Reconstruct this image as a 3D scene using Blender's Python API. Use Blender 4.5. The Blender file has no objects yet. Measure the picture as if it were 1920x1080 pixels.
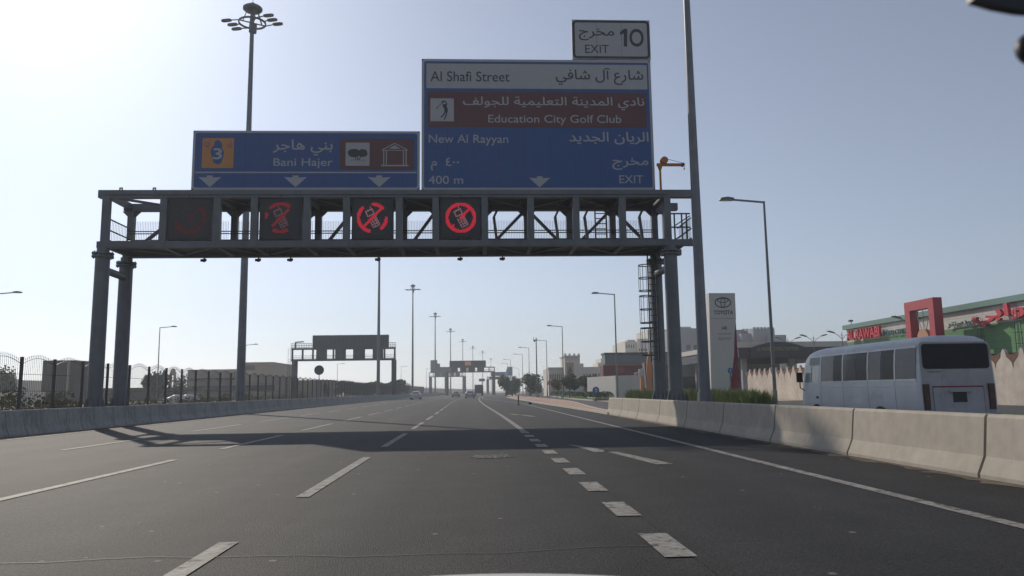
import bpy, math, random
import numpy as np
from mathutils import Vector, Matrix
from mathutils.geometry import delaunay_2d_cdt
random.seed(7)
R = math.radians
scn = bpy.context.scene
col = scn.collection

# ------------------------------------------------------------------ camera
F, CX, CY, CAMH, ROLL = 1450.0, 960.0, 540.0, 1.3, 0.007     # focal length in 1920-wide pixels, eye height in metres
_y = np.array([(888.0-CX)/F, -(734.0-CY)/F, -1.0]); _y /= np.linalg.norm(_y)
_z = np.array([0, 1.0, 0]); _z -= _y*_z.dot(_y); _z /= np.linalg.norm(_z)
_x = np.cross(_y, _z)
_z = _z*math.cos(ROLL)-_x*math.sin(ROLL); _x = np.cross(_y, _z)
RC = np.stack([_x, _y, _z], 1)
cd = bpy.data.cameras.new('camera'); cam = bpy.data.objects.new('camera', cd); col.objects.link(cam)
cd.sensor_width = 36.0; cd.lens = 36.0*F/1920.0; cd.clip_start = 0.05; cd.clip_end = 9000
cam.matrix_world = Matrix.Translation((0, 0, CAMH)) @ Matrix(RC.T.tolist()).to_4x4()
cd.dof.use_dof = True; cd.dof.focus_distance = 38.0; cd.dof.aperture_fstop = 7.0
scn.camera = cam
def at(px, py, D):
    """the point at forward distance D seen at photo pixel (px, py)"""
    d = RC.T @ np.array([(px-CX)/F, -(py-CY)/F, -1.0]); t = D/d[1]
    return Vector((d[0]*t, D, d[2]*t+CAMH))
def Yx(px, X, py=660):
    """forward distance at which pixel column px meets the plane x = X"""
    d = RC.T @ np.array([(px-CX)/F, -(py-CY)/F, -1.0]); return d[1]*X/d[0]
def gnd(px, py, z=0.0):
    d = RC.T @ np.array([(px-CX)/F, -(py-CY)/F, -1.0]); t = (z-CAMH)/d[2]
    return Vector((d[0]*t, d[1]*t, z))

# ------------------------------------------------------------------ light
SUN_EL, SUN_AZ = 33.0, 30.5        # sun ahead, 31 degrees to the left of the road
scn.view_settings.view_transform = 'Standard'; scn.view_settings.look = 'None'
scn.view_settings.exposure = -0.45; scn.view_settings.gamma = 1.0
w = bpy.data.worlds.new('World'); scn.world = w; w.use_nodes = True
nt = w.node_tree; bg = nt.nodes['Background']
sky = nt.nodes.new('ShaderNodeTexSky'); sky.sky_type = 'NISHITA'; sky.sun_disc = False
sky.sun_elevation = R(SUN_EL); sky.sun_rotation = R(-SUN_AZ)
sky.altitude = 0; sky.air_density = 1.0; sky.dust_density = 0.85; sky.ozone_density = 3.0
hs = nt.nodes.new('ShaderNodeHueSaturation'); hs.inputs['Saturation'].default_value = 0.43
nt.links.new(sky.outputs[0], hs.inputs['Color']); tint = nt.nodes.new('ShaderNodeVectorMath'); tint.operation = 'MULTIPLY'; tint.inputs[1].default_value = (.93, 1.0, 1.13)
nt.links.new(hs.outputs[0], tint.inputs[0]); nt.links.new(tint.outputs[0], bg.inputs[0]); bg.inputs[1].default_value = 0.116
sd = bpy.data.lights.new('sun', 'SUN'); so = bpy.data.objects.new('sun', sd); col.objects.link(so)
sd.energy = 4.2; sd.angle = R(0.6); sd.color = (1.0, 0.90, 0.76)
sv = Vector((-math.sin(R(SUN_AZ))*math.cos(R(SUN_EL)), math.cos(R(SUN_AZ))*math.cos(R(SUN_EL)), math.sin(R(SUN_EL))))
so.rotation_euler = sv.to_track_quat('Z', 'Y').to_euler(); so.location = (-40, 60, 60)
scn.cycles.use_denoising = True
scn.cycles.max_bounces = 6; scn.cycles.volume_bounces = 1

# ------------------------------------------------------------------ materials
def mat(name, c, rough=0.7, metal=0.0, var=0.15, scale=3.0, bump=0.0, bscale=60.0, emit=0.0, spec=0.5, off=1.0, var2=0.0, scale2=0.4):
    m = bpy.data.materials.new(name); m.use_nodes = True
    n = m.node_tree.nodes; l = m.node_tree.links; p = n['Principled BSDF']
    p.inputs['Roughness'].default_value = rough; p.inputs['Metallic'].default_value = metal
    p.inputs['Specular IOR Level'].default_value = spec
    tc = n.new('ShaderNodeTexCoord')
    no = n.new('ShaderNodeTexNoise'); no.inputs['Scale'].default_value = scale; no.inputs['Detail'].default_value = 5
    l.new(tc.outputs['Object'], no.inputs['Vector'])
    r = n.new('ShaderNodeMapRange'); r.inputs[1].default_value = 0.3; r.inputs[2].default_value = 0.7
    r.inputs[3].default_value = 1-var; r.inputs[4].default_value = 1+var
    l.new(no.outputs[0], r.inputs[0]); fac = r.outputs[0]
    if var2:
        n2 = n.new('ShaderNodeTexNoise'); n2.inputs['Scale'].default_value = scale2; n2.inputs['Detail'].default_value = 3
        l.new(tc.outputs['Object'], n2.inputs['Vector'])
        r2 = n.new('ShaderNodeMapRange'); r2.inputs[1].default_value = 0.3; r2.inputs[2].default_value = 0.7
        r2.inputs[3].default_value = 1-var2; r2.inputs[4].default_value = 1+var2; l.new(n2.outputs[0], r2.inputs[0])
        mu = n.new('ShaderNodeMath'); mu.operation = 'MULTIPLY'; l.new(fac, mu.inputs[0]); l.new(r2.outputs[0], mu.inputs[1]); fac = mu.outputs[0]
    mx = n.new('ShaderNodeVectorMath'); mx.operation = 'SCALE'; mx.inputs[0].default_value = [q*off for q in c[:3]]
    l.new(fac, mx.inputs['Scale']); l.new(mx.outputs[0], p.inputs['Base Color'])
    if bump:
        bn = n.new('ShaderNodeTexNoise'); bn.inputs['Scale'].default_value = bscale; l.new(tc.outputs['Object'], bn.inputs['Vector'])
        b = n.new('ShaderNodeBump'); b.inputs['Strength'].default_value = bump; b.inputs['Distance'].default_value = 0.02
        l.new(bn.outputs[0], b.inputs['Height']); l.new(b.outputs[0], p.inputs['Normal'])
    if emit:
        p.inputs['Emission Color'].default_value = (*c[:3], 1); p.inputs['Emission Strength'].default_value = emit
    return m
def leafmat(name, c, c2):
    m = mat(name, c, 0.75, var=0.3, scale=1.5, spec=0.2)
    n = m.node_tree.nodes; l = m.node_tree.links; p = n['Principled BSDF']
    tc = [x for x in n if x.type == 'TEX_COORD'][0]
    no = n.new('ShaderNodeTexNoise'); no.inputs['Scale'].default_value = 0.9; l.new(tc.outputs['Object'], no.inputs['Vector'])
    mix = n.new('ShaderNodeMix'); mix.data_type = 'RGBA'; l.new(no.outputs[0], mix.inputs[0])
    mix.inputs[6].default_value = (*c, 1); mix.inputs[7].default_value = (*c2, 1); l.new(mix.outputs[2], p.inputs['Base Color'])
    return m
M = {}
M['steel'] = mat('painted_steel', (0.125, 0.135, 0.15), 0.5, 0.0, 0.12, 2.0, var2=.1)
M['galv'] = mat('galvanised_steel', (0.16, 0.17, 0.185), 0.45, 0.25, 0.12, 3.0)
M['darksteel'] = mat('dark_steel', (0.05, 0.053, 0.06), 0.55)
M['lampgrey'] = mat('lamp_grey', (0.14, 0.145, 0.15), 0.5)
M['black'] = mat('black_plastic', (0.012, 0.012, 0.013), 0.5)
M['blue'] = mat('sign_blue', (0.016, 0.07, 0.235), 0.45, var=0.06)
M['brown'] = mat('sign_brown', (0.105, 0.031, 0.032), 0.5, var=0.06)
M['signwhite'] = mat('sign_white', (0.36, 0.37, 0.385), 0.45, var=0.05)
M['signblack'] = mat('sign_black', (0.02, 0.022, 0.03), 0.5)
M['orange'] = mat('sign_orange', (0.50, 0.22, 0.055), 0.5, var=0.05)
M['purple'] = mat('sign_purple', (0.2, 0.06, 0.2), 0.5)
M['signback'] = mat('sign_back', (0.05, 0.055, 0.062), 0.55, 0.1)
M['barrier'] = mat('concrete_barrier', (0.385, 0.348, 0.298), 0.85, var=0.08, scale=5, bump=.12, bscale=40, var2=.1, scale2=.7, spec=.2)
M['barrier_dark'] = mat('concrete_barrier_dusty', (0.34, 0.335, 0.33), 0.85, var=0.14, scale=6, bump=.15, bscale=40, var2=.12, scale2=.8, spec=.2)  # left row: its shade is put into a greyer base colour
M['paint'] = mat('road_paint', (0.23, 0.22, 0.20), 0.7, var=0.3, scale=16, var2=.18, scale2=2.5, spec=.3)
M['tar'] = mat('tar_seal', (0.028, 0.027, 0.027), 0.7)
M['kerb'] = mat('kerb_concrete', (0.5, 0.45, 0.38), 0.85, var=.1, spec=.2)
M['pinkpave'] = mat('pink_paving', (0.40, 0.27, 0.21), 0.85, var=.14, scale=6, spec=.2)
M['sand'] = mat('sandy_ground', (0.40, 0.33, 0.25), 0.95, var=.14, scale=.6, var2=.15, scale2=.05, spec=.1)
M['drift'] = mat('blown_sand', (0.13, 0.112, 0.09), 0.95, var=.35, scale=5, spec=.1, var2=.3, scale2=1.2)
M['sandpath'] = mat('light_paving', (0.5, 0.44, 0.36), 0.9, var=.1, scale=2, spec=.2)
M['lawn'] = mat('lawn', (0.075, 0.13, 0.03), 0.9, var=.35, scale=5, bump=.6, bscale=30, spec=.1)
M['soil'] = mat('dark_soil', (0.06, 0.048, 0.04), 0.95, var=.3, scale=3, bump=.5, bscale=10, spec=.1)
M['leaf'] = leafmat('leaves_dark', (0.03, 0.06, 0.018), (0.07, 0.11, 0.035))
M['leaf2'] = leafmat('leaves_olive', (0.13, 0.135, 0.065), (0.24, 0.21, 0.11))
M['grass'] = leafmat('tall_grass', (0.11, 0.17, 0.05), (0.26, 0.27, 0.11))
M['bark'] = mat('bark', (0.12, 0.09, 0.06), 0.9, var=.3, scale=8)
M['white'] = mat('white_wall', (0.62, 0.58, 0.53), 0.85, var=.06, var2=.08, scale2=.15, spec=.2)
M['greywall'] = mat('grey_wall', (0.30, 0.31, 0.33), 0.85, var=.06, var2=.08, scale2=.15, spec=.2)
M['beige'] = mat('beige_wall', (0.36, 0.29, 0.225), 0.9, var=.08, var2=.1, scale2=.15, spec=.2)
M['compound'] = mat('compound_wall', (0.50, 0.44, 0.385), 0.9, var=.1, scale=2, bump=.2, bscale=15, var2=.14, scale2=.35, spec=.2)
M['merlon'] = mat('merlon_brown', (0.14, 0.07, 0.055), 0.9, var=.2, scale=3)
M['brownblock'] = mat('brown_block', (0.05, 0.04, 0.035), 0.9, var=.12, scale=.8)
M['window'] = mat('dark_window', (0.02, 0.023, 0.028), 0.15, var=.1)
M['hoarding'] = mat('hoarding_sheet', (0.50, 0.49, 0.46), 0.7, var=.05)
M['maroon'] = mat('maroon_panel', (0.13, 0.018, 0.022), 0.6, var=.1)
M['green'] = mat('green_cladding', (0.10, 0.30, 0.085), 0.6, var=.06, var2=.1, scale2=.3)
M['cladding'] = mat('pale_cladding', (0.48, 0.45, 0.42), 0.6, var=.05, var2=.06, scale2=.3)
M['teal'] = mat('teal_trim', (0.12, 0.22, 0.19), 0.5, var=.08)
M['tealtext'] = mat('teal_letters', (0.015, 0.13, 0.11), 0.5)
M['red'] = mat('red_panel', (0.38, 0.034, 0.046), 0.5, var=.05)
M['redletter'] = mat('red_letters', (0.52, 0.028, 0.045), 0.45, var=.04)
M['reddark'] = mat('dark_red', (0.2, 0.012, 0.03), 0.5)
M['pylon'] = mat('pylon_beige', (0.55, 0.52, 0.49), 0.55, var=.03)
M['pylontext'] = mat('pylon_lettering', (0.018, 0.018, 0.02), 0.5)
M['chrome'] = mat('emblem_grey', (0.085, 0.085, 0.09), 0.5, .2)
M['canopydark'] = mat('canopy_dark', (0.018, 0.022, 0.035), 0.5)
M['yellowtext'] = mat('dull_yellow_letters', (0.25, 0.23, 0.05), 0.5)
M['orangepanel'] = mat('orange_panel', (0.40, 0.155, 0.055), 0.6, var=.06)
M['bluepanel'] = mat('blue_panel', (0.03, 0.10, 0.22), 0.6)
M['bus'] = mat('bus_white_paint', (0.55, 0.58, 0.605), 0.34, var=.05, scale=1.2, var2=.09, scale2=.9)
M['busdirty'] = mat('bus_rear_dusty_paint', (0.36, 0.36, 0.37), 0.6, var=.08, scale=3, var2=.12, scale2=1.2)  # rear panels greyer and darker than the sides
M['glass'] = mat('tinted_glass', (0.05, 0.058, 0.062), 0.16, var=.1, spec=.22)
M['rearglass'] = mat('dusty_dark_glass', (0.014, 0.015, 0.018), 0.35, var=.2, scale=2, spec=.2)
M['paleglass'] = mat('pale_glass', (0.32, 0.36, 0.35), 0.12, var=.1)
M['rubber'] = mat('rubber', (0.02, 0.02, 0.02), 0.85)
M['alu'] = mat('aluminium_trim', (0.5, 0.51, 0.52), 0.4, .4)
M['taillight'] = mat('tail_light', (0.04, 0.006, 0.008), 0.3)
M['carwhite'] = mat('car_white', (0.62, 0.62, 0.62), 0.25, var=.03)
M['carsilver'] = mat('car_silver', (0.36, 0.37, 0.39), 0.25, .4, var=.03)
M['carpink'] = mat('car_beige', (0.42, 0.30, 0.26), 0.3, .2, var=.03)
M['cardark'] = mat('car_dark', (0.05, 0.05, 0.055), 0.25, var=.03)
M['plate'] = mat('number_plate', (0.022, 0.022, 0.025), 0.6)
M['roadblue'] = mat('mandatory_blue', (0.02, 0.11, 0.34), 0.45)
M['warnred'] = mat('warning_red', (0.5, 0.04, 0.03), 0.5)
M['yellow'] = mat('hoist_orange', (0.42, 0.15, 0.03), 0.6)
M['bonnet'] = mat('bonnet_white', (0.7, 0.69, 0.67), 0.25, var=.02)
M['amber'] = mat('amber_display', (0.9, 0.35, 0.12), 0.5, emit=.35)
def worn(m, c2, scale, lo, hi, stretch=(1, 1, 1)):
    """wear: a second colour showing through in ragged patches"""
    n = m.node_tree.nodes; l = m.node_tree.links; p = n['Principled BSDF']; tc = [x for x in n if x.type == 'TEX_COORD'][0]
    mp = n.new('ShaderNodeMapping'); mp.inputs['Scale'].default_value = stretch; l.new(tc.outputs['Object'], mp.inputs[0])
    no = n.new('ShaderNodeTexNoise'); no.inputs['Scale'].default_value = scale; no.inputs['Detail'].default_value = 8; no.inputs['Roughness'].default_value = .65; l.new(mp.outputs[0], no.inputs['Vector'])
    r = n.new('ShaderNodeMapRange'); r.inputs[1].default_value = lo; r.inputs[2].default_value = hi; l.new(no.outputs[0], r.inputs[0])
    old = p.inputs['Base Color'].links[0].from_socket; mx = n.new('ShaderNodeMix'); mx.data_type = 'RGBA'
    l.new(r.outputs[0], mx.inputs[0]); l.new(old, mx.inputs[6]); mx.inputs[7].default_value = (*c2, 1); l.new(mx.outputs[2], p.inputs['Base Color'])
worn(M['paint'], (.042, .041, .041), 6, .54, .62)
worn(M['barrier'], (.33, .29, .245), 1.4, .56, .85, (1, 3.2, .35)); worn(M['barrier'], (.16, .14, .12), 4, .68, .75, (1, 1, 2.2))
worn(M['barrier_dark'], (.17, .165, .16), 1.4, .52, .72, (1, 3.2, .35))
worn(M['steel'], (.075, .078, .085), 1.1, .55, .8, (1, 1, .4)); worn(M['compound'], (.36, .28, .22), .8, .55, .8, (1, 1.6, .6))
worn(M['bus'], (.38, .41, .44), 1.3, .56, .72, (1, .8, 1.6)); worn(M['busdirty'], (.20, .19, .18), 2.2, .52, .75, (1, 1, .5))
worn(M['signback'], (.05, .052, .056), 1.0, .5, .7, (1, 1, .3))
def asphalt(name, c, streak):
    m = mat(name, c, 0.72, var=.6, scale=28, bump=.6, bscale=70, spec=.2, var2=.10, scale2=.35)
    n = m.node_tree.nodes; l = m.node_tree.links; p = n['Principled BSDF']
    tc = [x for x in n if x.type == 'TEX_COORD'][0]
    mp = n.new('ShaderNodeMapping'); mp.inputs['Scale'].default_value = (1.1, .02, 1); l.new(tc.outputs['Object'], mp.inputs[0])
    ns = n.new('ShaderNodeTexNoise'); ns.inputs['Scale'].default_value = 1.6; ns.inputs['Detail'].default_value = 4; l.new(mp.outputs[0], ns.inputs['Vector'])
    r = n.new('ShaderNodeMapRange'); r.inputs[1].default_value = .3; r.inputs[2].default_value = .7; r.inputs[3].default_value = 1-streak; r.inputs[4].default_value = 1+streak
    l.new(ns.outputs[0], r.inputs[0])
    old = p.inputs['Base Color'].links[0].from_socket
    s = n.new('ShaderNodeVectorMath'); s.operation = 'SCALE'; 
    # wheel tracks, two to a lane
    sx = n.new('ShaderNodeSeparateXYZ'); l.new(tc.outputs['Object'], sx.inputs[0])
    k1 = n.new('ShaderNodeMath'); k1.operation = 'MULTIPLY_ADD'; k1.inputs[1].default_value = 2*math.pi/1.93; k1.inputs[2].default_value = 1.1; l.new(sx.outputs[0], k1.inputs[0])
    k2 = n.new('ShaderNodeMath'); k2.operation = 'SINE'; l.new(k1.outputs[0], k2.inputs[0])
    k3 = n.new('ShaderNodeMath'); k3.operation = 'MULTIPLY_ADD'; k3.inputs[1].default_value = .15; k3.inputs[2].default_value = 1; l.new(k2.outputs[0], k3.inputs[0])
    k4 = n.new('ShaderNodeMath'); k4.operation = 'MULTIPLY'; l.new(k3.outputs[0], k4.inputs[0]); l.new(r.outputs[0], k4.inputs[1])
    pn_ = n.new('ShaderNodeTexNoise'); pn_.inputs['Scale'].default_value = 1.1; pn_.inputs['Detail'].default_value = 7; pn_.inputs['Roughness'].default_value = .7; l.new(tc.outputs['Object'], pn_.inputs['Vector'])
    pr_ = n.new('ShaderNodeMapRange'); pr_.inputs[1].default_value = .3; pr_.inputs[2].default_value = .7; pr_.inputs[3].default_value = .74; pr_.inputs[4].default_value = 1.26; l.new(pn_.outputs[0], pr_.inputs[0])
    k5 = n.new('ShaderNodeMath'); k5.operation = 'MULTIPLY'; l.new(k4.outputs[0], k5.inputs[0]); l.new(pr_.outputs[0], k5.inputs[1])
    l.new(old, s.inputs[0]); l.new(k5.outputs[0], s.inputs['Scale'])
    # pale grit trodden into the surface
    mp2 = n.new('ShaderNodeMapping'); mp2.inputs['Scale'].default_value = (3.2, 3.2, 1); l.new(tc.outputs['Object'], mp2.inputs[0])
    vo = n.new('ShaderNodeTexVoronoi'); vo.inputs['Scale'].default_value = 1.0; l.new(mp2.outputs[0], vo.inputs['Vector'])
    lt = n.new('ShaderNodeMath'); lt.operation = 'LESS_THAN'; lt.inputs[1].default_value = .10; l.new(vo.outputs['Distance'], lt.inputs[0])
    sp = n.new('ShaderNodeSeparateColor'); l.new(vo.outputs['Color'], sp.inputs[0])
    gt = n.new('ShaderNodeMath'); gt.operation = 'GREATER_THAN'; gt.inputs[1].default_value = .80; l.new(sp.outputs[0], gt.inputs[0])
    an = n.new('ShaderNodeMath'); an.operation = 'MULTIPLY'; l.new(lt.outputs[0], an.inputs[0]); l.new(gt.outputs[0], an.inputs[1])
    an2 = n.new('ShaderNodeMath'); an2.operation = 'MULTIPLY'; an2.inputs[1].default_value = .7; l.new(an.outputs[0], an2.inputs[0])
    mx = n.new('ShaderNodeMix'); mx.data_type = 'RGBA'; l.new(an2.outputs[0], mx.inputs[0]); l.new(s.outputs[0], mx.inputs[6]); mx.inputs[7].default_value = (.22, .2, .18, 1)
    l.new(mx.outputs[2], p.inputs['Base Color'])
    return m
M['asphalt'] = asphalt('asphalt_main', (0.0265, 0.0262, 0.0268), .16)
M['asphalt2'] = asphalt('asphalt_exit_lane', (0.022, 0.0218, 0.022), .12)
M['asphalt3'] = asphalt('asphalt_service', (0.075, 0.075, 0.077), .1)

# ------------------------------------------------------------------ mesh helpers
class MB:
    def __init__(s): s.v = []; s.f = []
    def add(s, vs, fs):
        b = len(s.v); s.v += [tuple(p) for p in vs]; s.f += [tuple(b+i for i in q) for q in fs]; return s
    def box(s, x0, x1, y0, y1, z0, z1):
        return s.add([(x0,y0,z0),(x1,y0,z0),(x1,y1,z0),(x0,y1,z0),(x0,y0,z1),(x1,y0,z1),(x1,y1,z1),(x0,y1,z1)],
                     [(0,3,2,1),(4,5,6,7),(0,1,5,4),(1,2,6,5),(2,3,7,6),(3,0,4,7)])
    def bar(s, p0, p1, a, b=None, up=(0,0,1)):
        b = b or a; p0 = Vector(p0); p1 = Vector(p1); d = (p1-p0).normalized(); u = Vector(up)
        if abs(d.dot(u)) > .98: u = Vector((0,1,0))
        r = d.cross(u).normalized(); u = r.cross(d)
        o = [r*(-a/2)+u*(-b/2), r*(a/2)+u*(-b/2), r*(a/2)+u*(b/2), r*(-a/2)+u*(b/2)]
        return s.add([p0+q for q in o]+[p1+q for q in o], [(0,1,2,3),(7,6,5,4),(0,4,5,1),(1,5,6,2),(2,6,7,3),(3,7,4,0)])
    def tube(s, p0, p1, r0, r1=None, n=10, caps=True):
        r1 = r0 if r1 is None else r1
        p0 = Vector(p0); p1 = Vector(p1); d = (p1-p0).normalized(); u = Vector((0,0,1)) if abs(d.z) < .95 else Vector((0,1,0))
        a = d.cross(u).normalized(); b = a.cross(d); vs = []
        for p, r in ((p0, r0), (p1, r1)):
            vs += [p+a*(r*math.cos(2*math.pi*i/n))+b*(r*math.sin(2*math.pi*i/n)) for i in range(n)]
        fs = [(i, n+i, n+(i+1) % n, (i+1) % n) for i in range(n)]
        if caps: fs += [tuple(range(n)), tuple(range(2*n-1, n-1, -1))]
        return s.add(vs, fs)
    def path(s, pts, r, n=8):
        for a, b in zip(pts, pts[1:]): s.tube(a, b, r, r, n)
        return s
    def prism(s, pts, ax, a0, a1):
        """closed 2-D outline extruded along an axis: ax 'y' takes (x,z), 'x' takes (y,z), 'z' takes (x,y)"""
        f = {'y': lambda p, a: (p[0], a, p[1]), 'x': lambda p, a: (a, p[0], p[1]), 'z': lambda p, a: (p[0], p[1], a)}[ax]
        n = len(pts); vs = [f(p, a0) for p in pts]+[f(p, a1) for p in pts]
        return s.add(vs, [(i, (i+1) % n, n+(i+1) % n, n+i) for i in range(n)]+[tuple(range(n-1, -1, -1)), tuple(range(n, 2*n))])
    def ell(s, c, rx, ry, rz, nu=12, nv=7):
        vs = []; fs = []
        for j in range(nv+1):
            t = math.pi*j/nv
            for i in range(nu):
                q = 2*math.pi*i/nu; vs.append((c[0]+rx*math.sin(t)*math.cos(q), c[1]+ry*math.sin(t)*math.sin(q), c[2]+rz*math.cos(t)))
        for j in range(nv):
            for i in range(nu): fs.append((j*nu+i, (j+1)*nu+i, (j+1)*nu+(i+1) % nu, j*nu+(i+1) % nu))
        return s.add(vs, fs)
    def strip(s, rows):
        """rows of points joined to a sheet"""
        n = len(rows[0]); vs = [p for r in rows for p in r]
        return s.add(vs, [(j*n+i, j*n+i+1, (j+1)*n+i+1, (j+1)*n+i) for j in range(len(rows)-1) for i in range(n-1)])
    def build(s, name, m, parent=None, smooth=False, origin=None):
        me = bpy.data.meshes.new(name)
        o = Vector(origin) if origin is not None else (wloc(parent) if parent else None)
        vs = s.v if o is None else [(p[0]-o[0], p[1]-o[1], p[2]-o[2]) for p in s.v]
        me.from_pydata(vs, [], s.f); me.materials.append(m)
        if smooth:
            me.polygons.foreach_set('use_smooth', [True]*len(me.polygons)); me.set_sharp_from_angle(angle=R(40))
        ob = bpy.data.objects.new(name, me); col.objects.link(ob)
        if parent: ob.parent = parent
        elif o is not None: ob.location = o
        return ob
def wloc(o):
    p = Vector((0, 0, 0))
    while o: p += o.location; o = o.parent
    return p
def tag(o, label=None, cat=None, group=None, kind=None):
    if label: o['label'] = label
    if cat: o['category'] = cat
    if group: o['group'] = group
    if kind: o['kind'] = kind
    return o
def empty(name, loc, label, cat, group=None):
    o = bpy.data.objects.new(name, None); col.objects.link(o); o.location = loc; o.empty_display_size = .3
    return tag(o, label, cat, group)
def copy_tree(o, parent=None):
    c = o.copy(); col.objects.link(c); c.parent = parent
    for ch in list(o.children): copy_tree(ch, c)
    return c
def place(proto, used, loc, label, group=None, rz=None):
    o = copy_tree(proto) if used else proto
    o.location = loc; o['label'] = label
    if group: o['group'] = group
    if rz is not None: o.rotation_euler = (0, 0, rz)
    return o
def structure(mb, name, m, **k): return tag(mb.build(name, m, **k), kind='structure')

# lettering: the built-in font, Arabic joined by its presentation forms
import unicodedata
FORMS = {}
for cp in range(0xFE70, 0xFEFD):
    d_ = unicodedata.decomposition(chr(cp)).split()
    if len(d_) == 2: FORMS.setdefault(chr(int(d_[1], 16)), {})[d_[0].strip('<>')] = chr(cp)
def arabic(t):
    dual = lambda ch: 'initial' in FORMS.get(ch, {})
    out = []
    for i, ch in enumerate(t):
        f = FORMS.get(ch)
        if not f: out.append(ch); continue
        p = i > 0 and dual(t[i-1]); n = i+1 < len(t) and 'final' in FORMS.get(t[i+1], {}) and dual(ch)
        out.append(f.get('medial' if p and n else 'final' if p else 'initial' if n else 'isolated', ch))
    return ''.join(reversed(out))
def text_geo(body, bold=0.0):
    """filled outline of a text: every contour sampled, overlaps united by winding number"""
    c = bpy.data.curves.new('text', 'FONT'); c.body = body
    o = bpy.data.objects.new('text', c); col.objects.link(o)
    cu = o.to_curve(bpy.context.evaluated_depsgraph_get()); chars = {}
    for sp in cu.splines:
        bp = sp.bezier_points; pts = []
        for a, b in zip(bp, list(bp[1:])+[bp[0]]):
            p0, p1, p2, p3 = [np.array(q[:2]) for q in (a.co, a.handle_right, b.handle_left, b.co)]
            straight = abs((p1-p0)[0]*(p3-p0)[1]-(p1-p0)[1]*(p3-p0)[0])+abs((p2-p0)[0]*(p3-p0)[1]-(p2-p0)[1]*(p3-p0)[0]) < 1e-4
            for k in range(1 if straight else 4):
                t = k/4; pts.append(p0*(1-t)**3+3*p1*t*(1-t)**2+3*p2*t*t*(1-t)+p3*t**3)
        q = [pts[0]]
        for p in pts[1:]:
            if np.hypot(*(p-q[-1])) > 1e-4: q.append(p)
        if len(q) > 2: chars.setdefault(sp.character_index, []).append(np.array(q))
    o.to_curve_clear(); bpy.data.objects.remove(o); bpy.data.curves.remove(c)
    cont = []
    for cs in chars.values():
        area = lambda p: float(np.sum(p[:, 0]*np.roll(p[:, 1], -1)-np.roll(p[:, 0], -1)*p[:, 1])/2)
        sg = 1 if area(max(cs, key=lambda p: abs(area(p)))) > 0 else -1
        for p in cs:
            if bold:
                e = np.roll(p, -1, 0)-p; e /= np.maximum(1e-6, np.hypot(e[:, 0], e[:, 1]))[:, None]
                nn = np.stack([e[:, 1], -e[:, 0]], 1)*sg; v = nn+np.roll(nn, 1, 0); v /= np.maximum(.5, np.hypot(v[:, 0], v[:, 1]))[:, None]; p = p+v*bold
            cont.append(p[::sg])
    V = [Vector((float(a), float(b))) for p in cont for a, b in p]; E_ = []; b0 = 0
    for p in cont: E_ += [(b0+i, b0+(i+1) % len(p)) for i in range(len(p))]; b0 += len(p)
    ov, oe, of, _, _, _ = delaunay_2d_cdt(V, E_, [], 0, 1e-5)
    ov = np.array([v[:] for v in ov]); of = [tuple(f) for f in of]
    cen = np.array([ov[list(f)].mean(0) for f in of]); wn = np.zeros(len(of))
    for p in cont:
        d = p[None]-cen[:, None]; a = np.arctan2(d[:, :, 1], d[:, :, 0]); da = np.roll(a, -1, 1)-a; da = (da+np.pi) % (2*np.pi)-np.pi; wn += da.sum(1)/(2*np.pi)
    return ov, [f for f, w_ in zip(of, wn) if abs(w_) > .5]
def letter(mb, body, org, u, v, n, u0, u1, v0, v1, bold=0.0, ext=0.0, depth=0.0, space=1.0):
    """text fitted into the rectangle u0..u1, v0..v1 of the plane org,u,v; n points to the reader"""
    vs, fs = text_geo(body, bold*.6); use = np.array(sorted({i for f in fs for i in f}))
    lo = vs[use].min(0); hi = vs[use].max(0); org = Vector(org); u = Vector(u); v = Vector(v); n = Vector(n)
    P = [org+u*(u0+(p[0]-lo[0])/(hi[0]-lo[0])*(u1-u0))+v*(v0+(p[1]-lo[1])/(hi[1]-lo[1])*(v1-v0)) for p in vs]
    if not ext: mb.add(P, fs); return mb
    m = len(P); cnt = {}
    for f in fs:
        for a, b in zip(f, f[1:]+f[:1]): cnt[(a, b)] = 1
    side = [(a, b, m+b, m+a) for a, b in cnt if (b, a) not in cnt]
    mb.add(P+[p+n*depth for p in P], [tuple(m+i for i in f) for f in fs]+side); return mb

# ------------------------------------------------------------------ the road and the ground
def off(Y): return (Y-109)**2/8000 if Y > 109 else 0.0
def sm(a, b, t):
    t = max(0, min(1, (t-a)/(b-a))); return t*t*(3-2*t)
def latb(x, Y): return x+off(Y)
def lat(x, Y): return x-0.5*sm(22, 110, Y)+off(Y)                 # the carriageway drifts left, then bends right
def rows(fl, fr, y0, y1, dy, z): 
    ys = []; y = y0
    while y < y1: ys.append(y); y += dy*(1 if y < 120 else 3)
    ys.append(y1)
    return [[(fl(y), y, z), (fr(y), y, z)] for y in ys]
def lineC(Y): return lat(1.6, Y) if Y < 24 else lat(1.6, Y)-.25*sm(24, 80, Y)
def lineD(Y): return 5.02 if Y < 72 else 5.02+(lat(1.9, Y)-5.02)*sm(72, 150, Y)
def islL(Y): return 7.0-.5*sm(45, 85, Y)+(off(Y)-.2*sm(90, 160, Y) if Y > 85 else 0)
def islR(Y): return 7.7+(3.2*sm(38, 95, Y))+off(Y)
structure(MB().add([(-4000,-300,-.02),(4000,-300,-.02),(4000,7000,-.02),(-4000,7000,-.02)], [(0,1,2,3)]), 'ground', M['sand'])
structure(MB().strip(rows(lambda y: latb(-16.3, y), lambda y: 8.0+off(y), -30, 760, 5, 0.0)), 'main_road', M['asphalt'])
structure(MB().strip(rows(lambda y: lineC(y)+.1, lambda y: (7.4 if y < 40 else islL(y)+.02) , -30, 150, 5, .004)), 'exit_lane', M['asphalt2'])
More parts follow.
